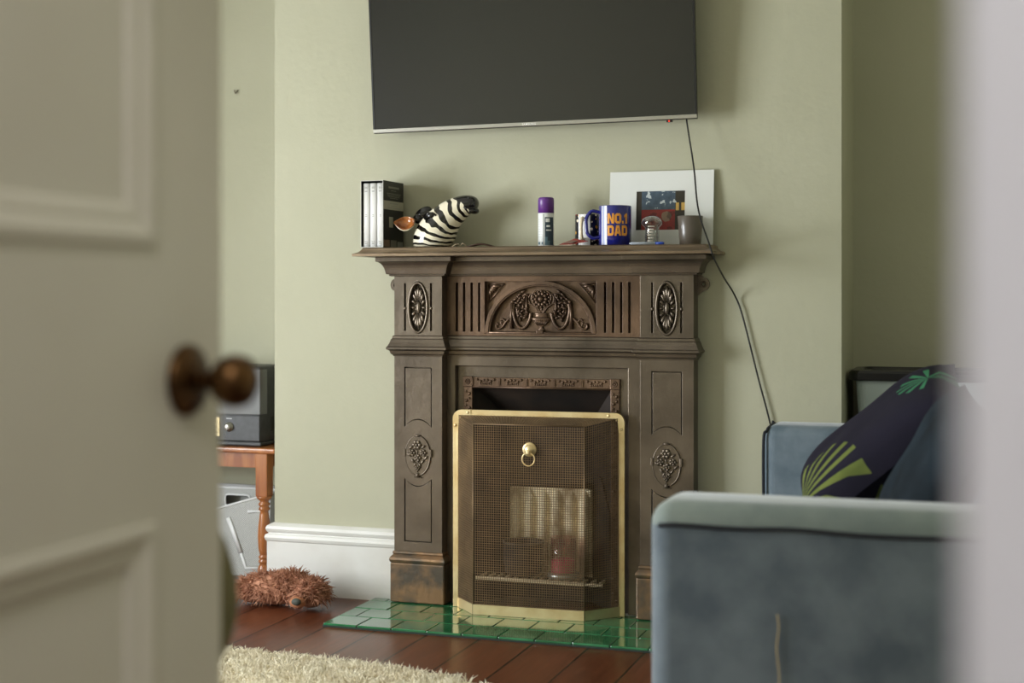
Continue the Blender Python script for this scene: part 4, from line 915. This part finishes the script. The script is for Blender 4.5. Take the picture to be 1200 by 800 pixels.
def pillow(mb, a, b, h, n=22):
    vs, fs = [], []
    for sgn in (1, -1):
        for i in range(n + 1):
            for j in range(n + 1):
                u, v = i / n * 2 - 1, j / n * 2 - 1; t_ = ((1 - u ** 4) * (1 - v ** 4)) ** .55
                pin = 1 - .07 * (1 - abs(u) ** 2) * abs(v) ** 3 ; pin2 = 1 - .07 * (1 - abs(v) ** 2) * abs(u) ** 3
                w = .010 * noise.noise(Vector((u * 2, v * 2, sgn))) * t_
                vs.append((a * u * pin2, b * v * pin, sgn * (h * t_ + w)))
    N_ = (n + 1) ** 2
    for s in (0, 1):
        for i in range(n):
            for j in range(n): q = s * N_ + i * (n + 1) + j; f = (q, q + n + 1, q + n + 2, q + 1); fs.append(f if s == 0 else f[::-1])
    mb.add(vs, fs, 0, True); return mb
PALM = bpy.data.materials.new('palm_print'); PALM.use_nodes = True; g = G(PALM); x, y, z, v = g.obj()
def fan(cx_, cy_, ang, half, n_, R_, ph=0.):
    dx, dy = g.m('SUBTRACT', x, cx_), g.m('SUBTRACT', y, cy_); r_ = g.m('SQRT', g.m('ADD', g.m('POWER', dx, 2.), g.m('POWER', dy, 2.)))
    a_ = g.m('ARCTAN2', g.m('ADD', g.m('MULTIPLY', dx, -math.sin(ang)), g.m('MULTIPLY', dy, math.cos(ang))), g.m('ADD', g.m('MULTIPLY', dx, math.cos(ang)), g.m('MULTIPLY', dy, math.sin(ang))))
    st_ = g.m('GREATER_THAN', g.m('SINE', g.m('ADD', g.m('MULTIPLY', a_, n_), ph)), g.m('ADD', -.1, g.m('MULTIPLY', r_, .55 / R_)))
    return g.m('MULTIPLY', st_, g.m('MULTIPLY', g.m('LESS_THAN', r_, R_), g.m('LESS_THAN', g.m('ABSOLUTE', a_), half)))
nn = g.noise(9, v)
c = g.mix(nn, lin(14, 12, 26), lin(28, 25, 42))
c = g.mix(fan(-.25, -.16, .35, 1.2, 22., .22), c, g.mix(nn, lin(60, 72, 30), lin(122, 132, 66)))
c = g.mix(fan(.20, .02, 1.9, 2.6, 13., .085), c, g.mix(nn, lin(26, 88, 56), lin(74, 146, 106)))
g.base(c)
q = PALM.node_tree.nodes['Principled BSDF']; q.inputs['Roughness'].default_value = .9; q.inputs['Specular IOR Level'].default_value = .25
pc_ = thing('cushion', 'navy scatter cushion with green palm leaves leaning on the sofa back', 'cushion', (1.142, -.80, .662), (math.radians(12), math.radians(-40), 0), 'scatter cushions on the sofa')
pillow(MB(), .262, .225, .084).build('cover', PALM, pc_)
TEAL = mat('teal_velvet', lin(14, 22, 28), .9, col2=lin(28, 39, 47), scale=8, spec=.2)
pt_ = thing('cushion', 'plain dark teal velvet scatter cushion nearest the white door frame', 'cushion', (1.292, -1.24, .652), (math.radians(14), math.radians(-60), 0), 'scatter cushions on the sofa')
pillow(MB(), .190, .20, .062).build('cover', TEAL, pt_)

# ---------------------------------------------------------------- storage tubs in the right alcove
TUB = rgb('milky_plastic', 194, 208, 210, .35); LID = rgb('black_lid', 22, 22, 22, .25)
def tub(z0, label):
    t_ = thing('storage_tub', label, 'storage tub', (1.235, .245, z0), group='storage tubs in the right alcove')
    a, b, H_ = .252, .132, .384; m = MB(); prof = [(.86, 0), (.865, .004), (.965, H_)]
    def ring(k, z_): 
        r_ = .03; return [(sx * (a * k - r_) + r_ * math.cos(t0 + PI / 2 * i / 5), sy * (b * k - r_) + r_ * math.sin(t0 + PI / 2 * i / 5), z_) for sx, sy, t0 in ((1, 1, 0), (-1, 1, PI / 2), (-1, -1, PI), (1, -1, 3 * PI / 2)) for i in range(6)]
    vs = [p for k, z_ in prof for p in ring(k, z_)]; n = 24; fs = [tuple(range(n))]
    for i in range(len(prof) - 1):
        for k in range(n): fs.append((i * n + k, i * n + (k + 1) % n, i * n + n + (k + 1) % n, i * n + n + k))
    m.add(vs, fs).build('body', TUB, t_, 'milky pale plastic body')
    m = MB(); lp = [(1.03, H_ - .012), (1.045, H_ - .010), (1.045, H_ + .012), (1.02, H_ + .020), (.93, H_ + .021), (.90, H_ + .014), (.01, H_ + .014)]
    vs = []
    for k, z_ in lp: vs += ring(max(k, .24), z_)
    fs = [tuple(len(vs) - n + k for k in range(n))]
    for i in range(len(lp) - 1):
        for k in range(n): fs.append((i * n + k, i * n + (k + 1) % n, i * n + n + (k + 1) % n, i * n + n + k))
    m.add(vs, fs)
    for k in range(6): m.box(-a * .8, a * .8, -b * .7 + k * .036, -b * .7 + k * .036 + .008, H_ + .013, H_ + .019, .002)
    m.build('lid', LID, t_, 'ridged black lid')
tub(0.0, 'lower storage tub in the right alcove, under the other tub')
tub(.4056, 'upper storage tub with black lid in the right alcove behind the sofa')

# small hook left in the wall of the left alcove
hk = tag(MB().tube(spline([(-1.382, .394, 1.842), (-1.374, .388, 1.828), (-1.366, .394, 1.842)], 4), .0022, 6).build('wall_hook', IRON), 'tiny dark picture hook on the alcove wall at upper left', 'hook')

# ---------------------------------------------------------------- light
def area(name, loc, rot, sx, sy, power, col):
    l = bpy.data.lights.new(name, 'AREA'); l.shape = 'RECTANGLE'; l.size = sx; l.size_y = sy; l.energy = power; l.color = col
    o = bpy.data.objects.new(name, l); COL.objects.link(o); o.location = loc; o.rotation_euler = rot; return o
area('window_daylight', (XL - .22, (W0 + W1) / 2, (WZ0 + WZ1) / 2), (0, -PI / 2, 0), WZ1 - WZ0 - .1, W1 - W0 - .1, 212, (.96, 1, 1.03))
area('hall_lamp', (1.2, -4.85, 2.6), (0, 0, 0), .4, .4, 27, (1, .99, .98))
W = bpy.data.worlds.new('world'); SC.world = W; W.use_nodes = True; bg = W.node_tree.nodes['Background']; bg.inputs[0].default_value = (.86, .92, 1, 1); bg.inputs[1].default_value = .5
SC.view_settings.view_transform = 'Standard'; SC.view_settings.look = 'None'; SC.view_settings.gamma = 1; SC.view_settings.exposure = 0; SC.view_settings.use_curve_mapping = False
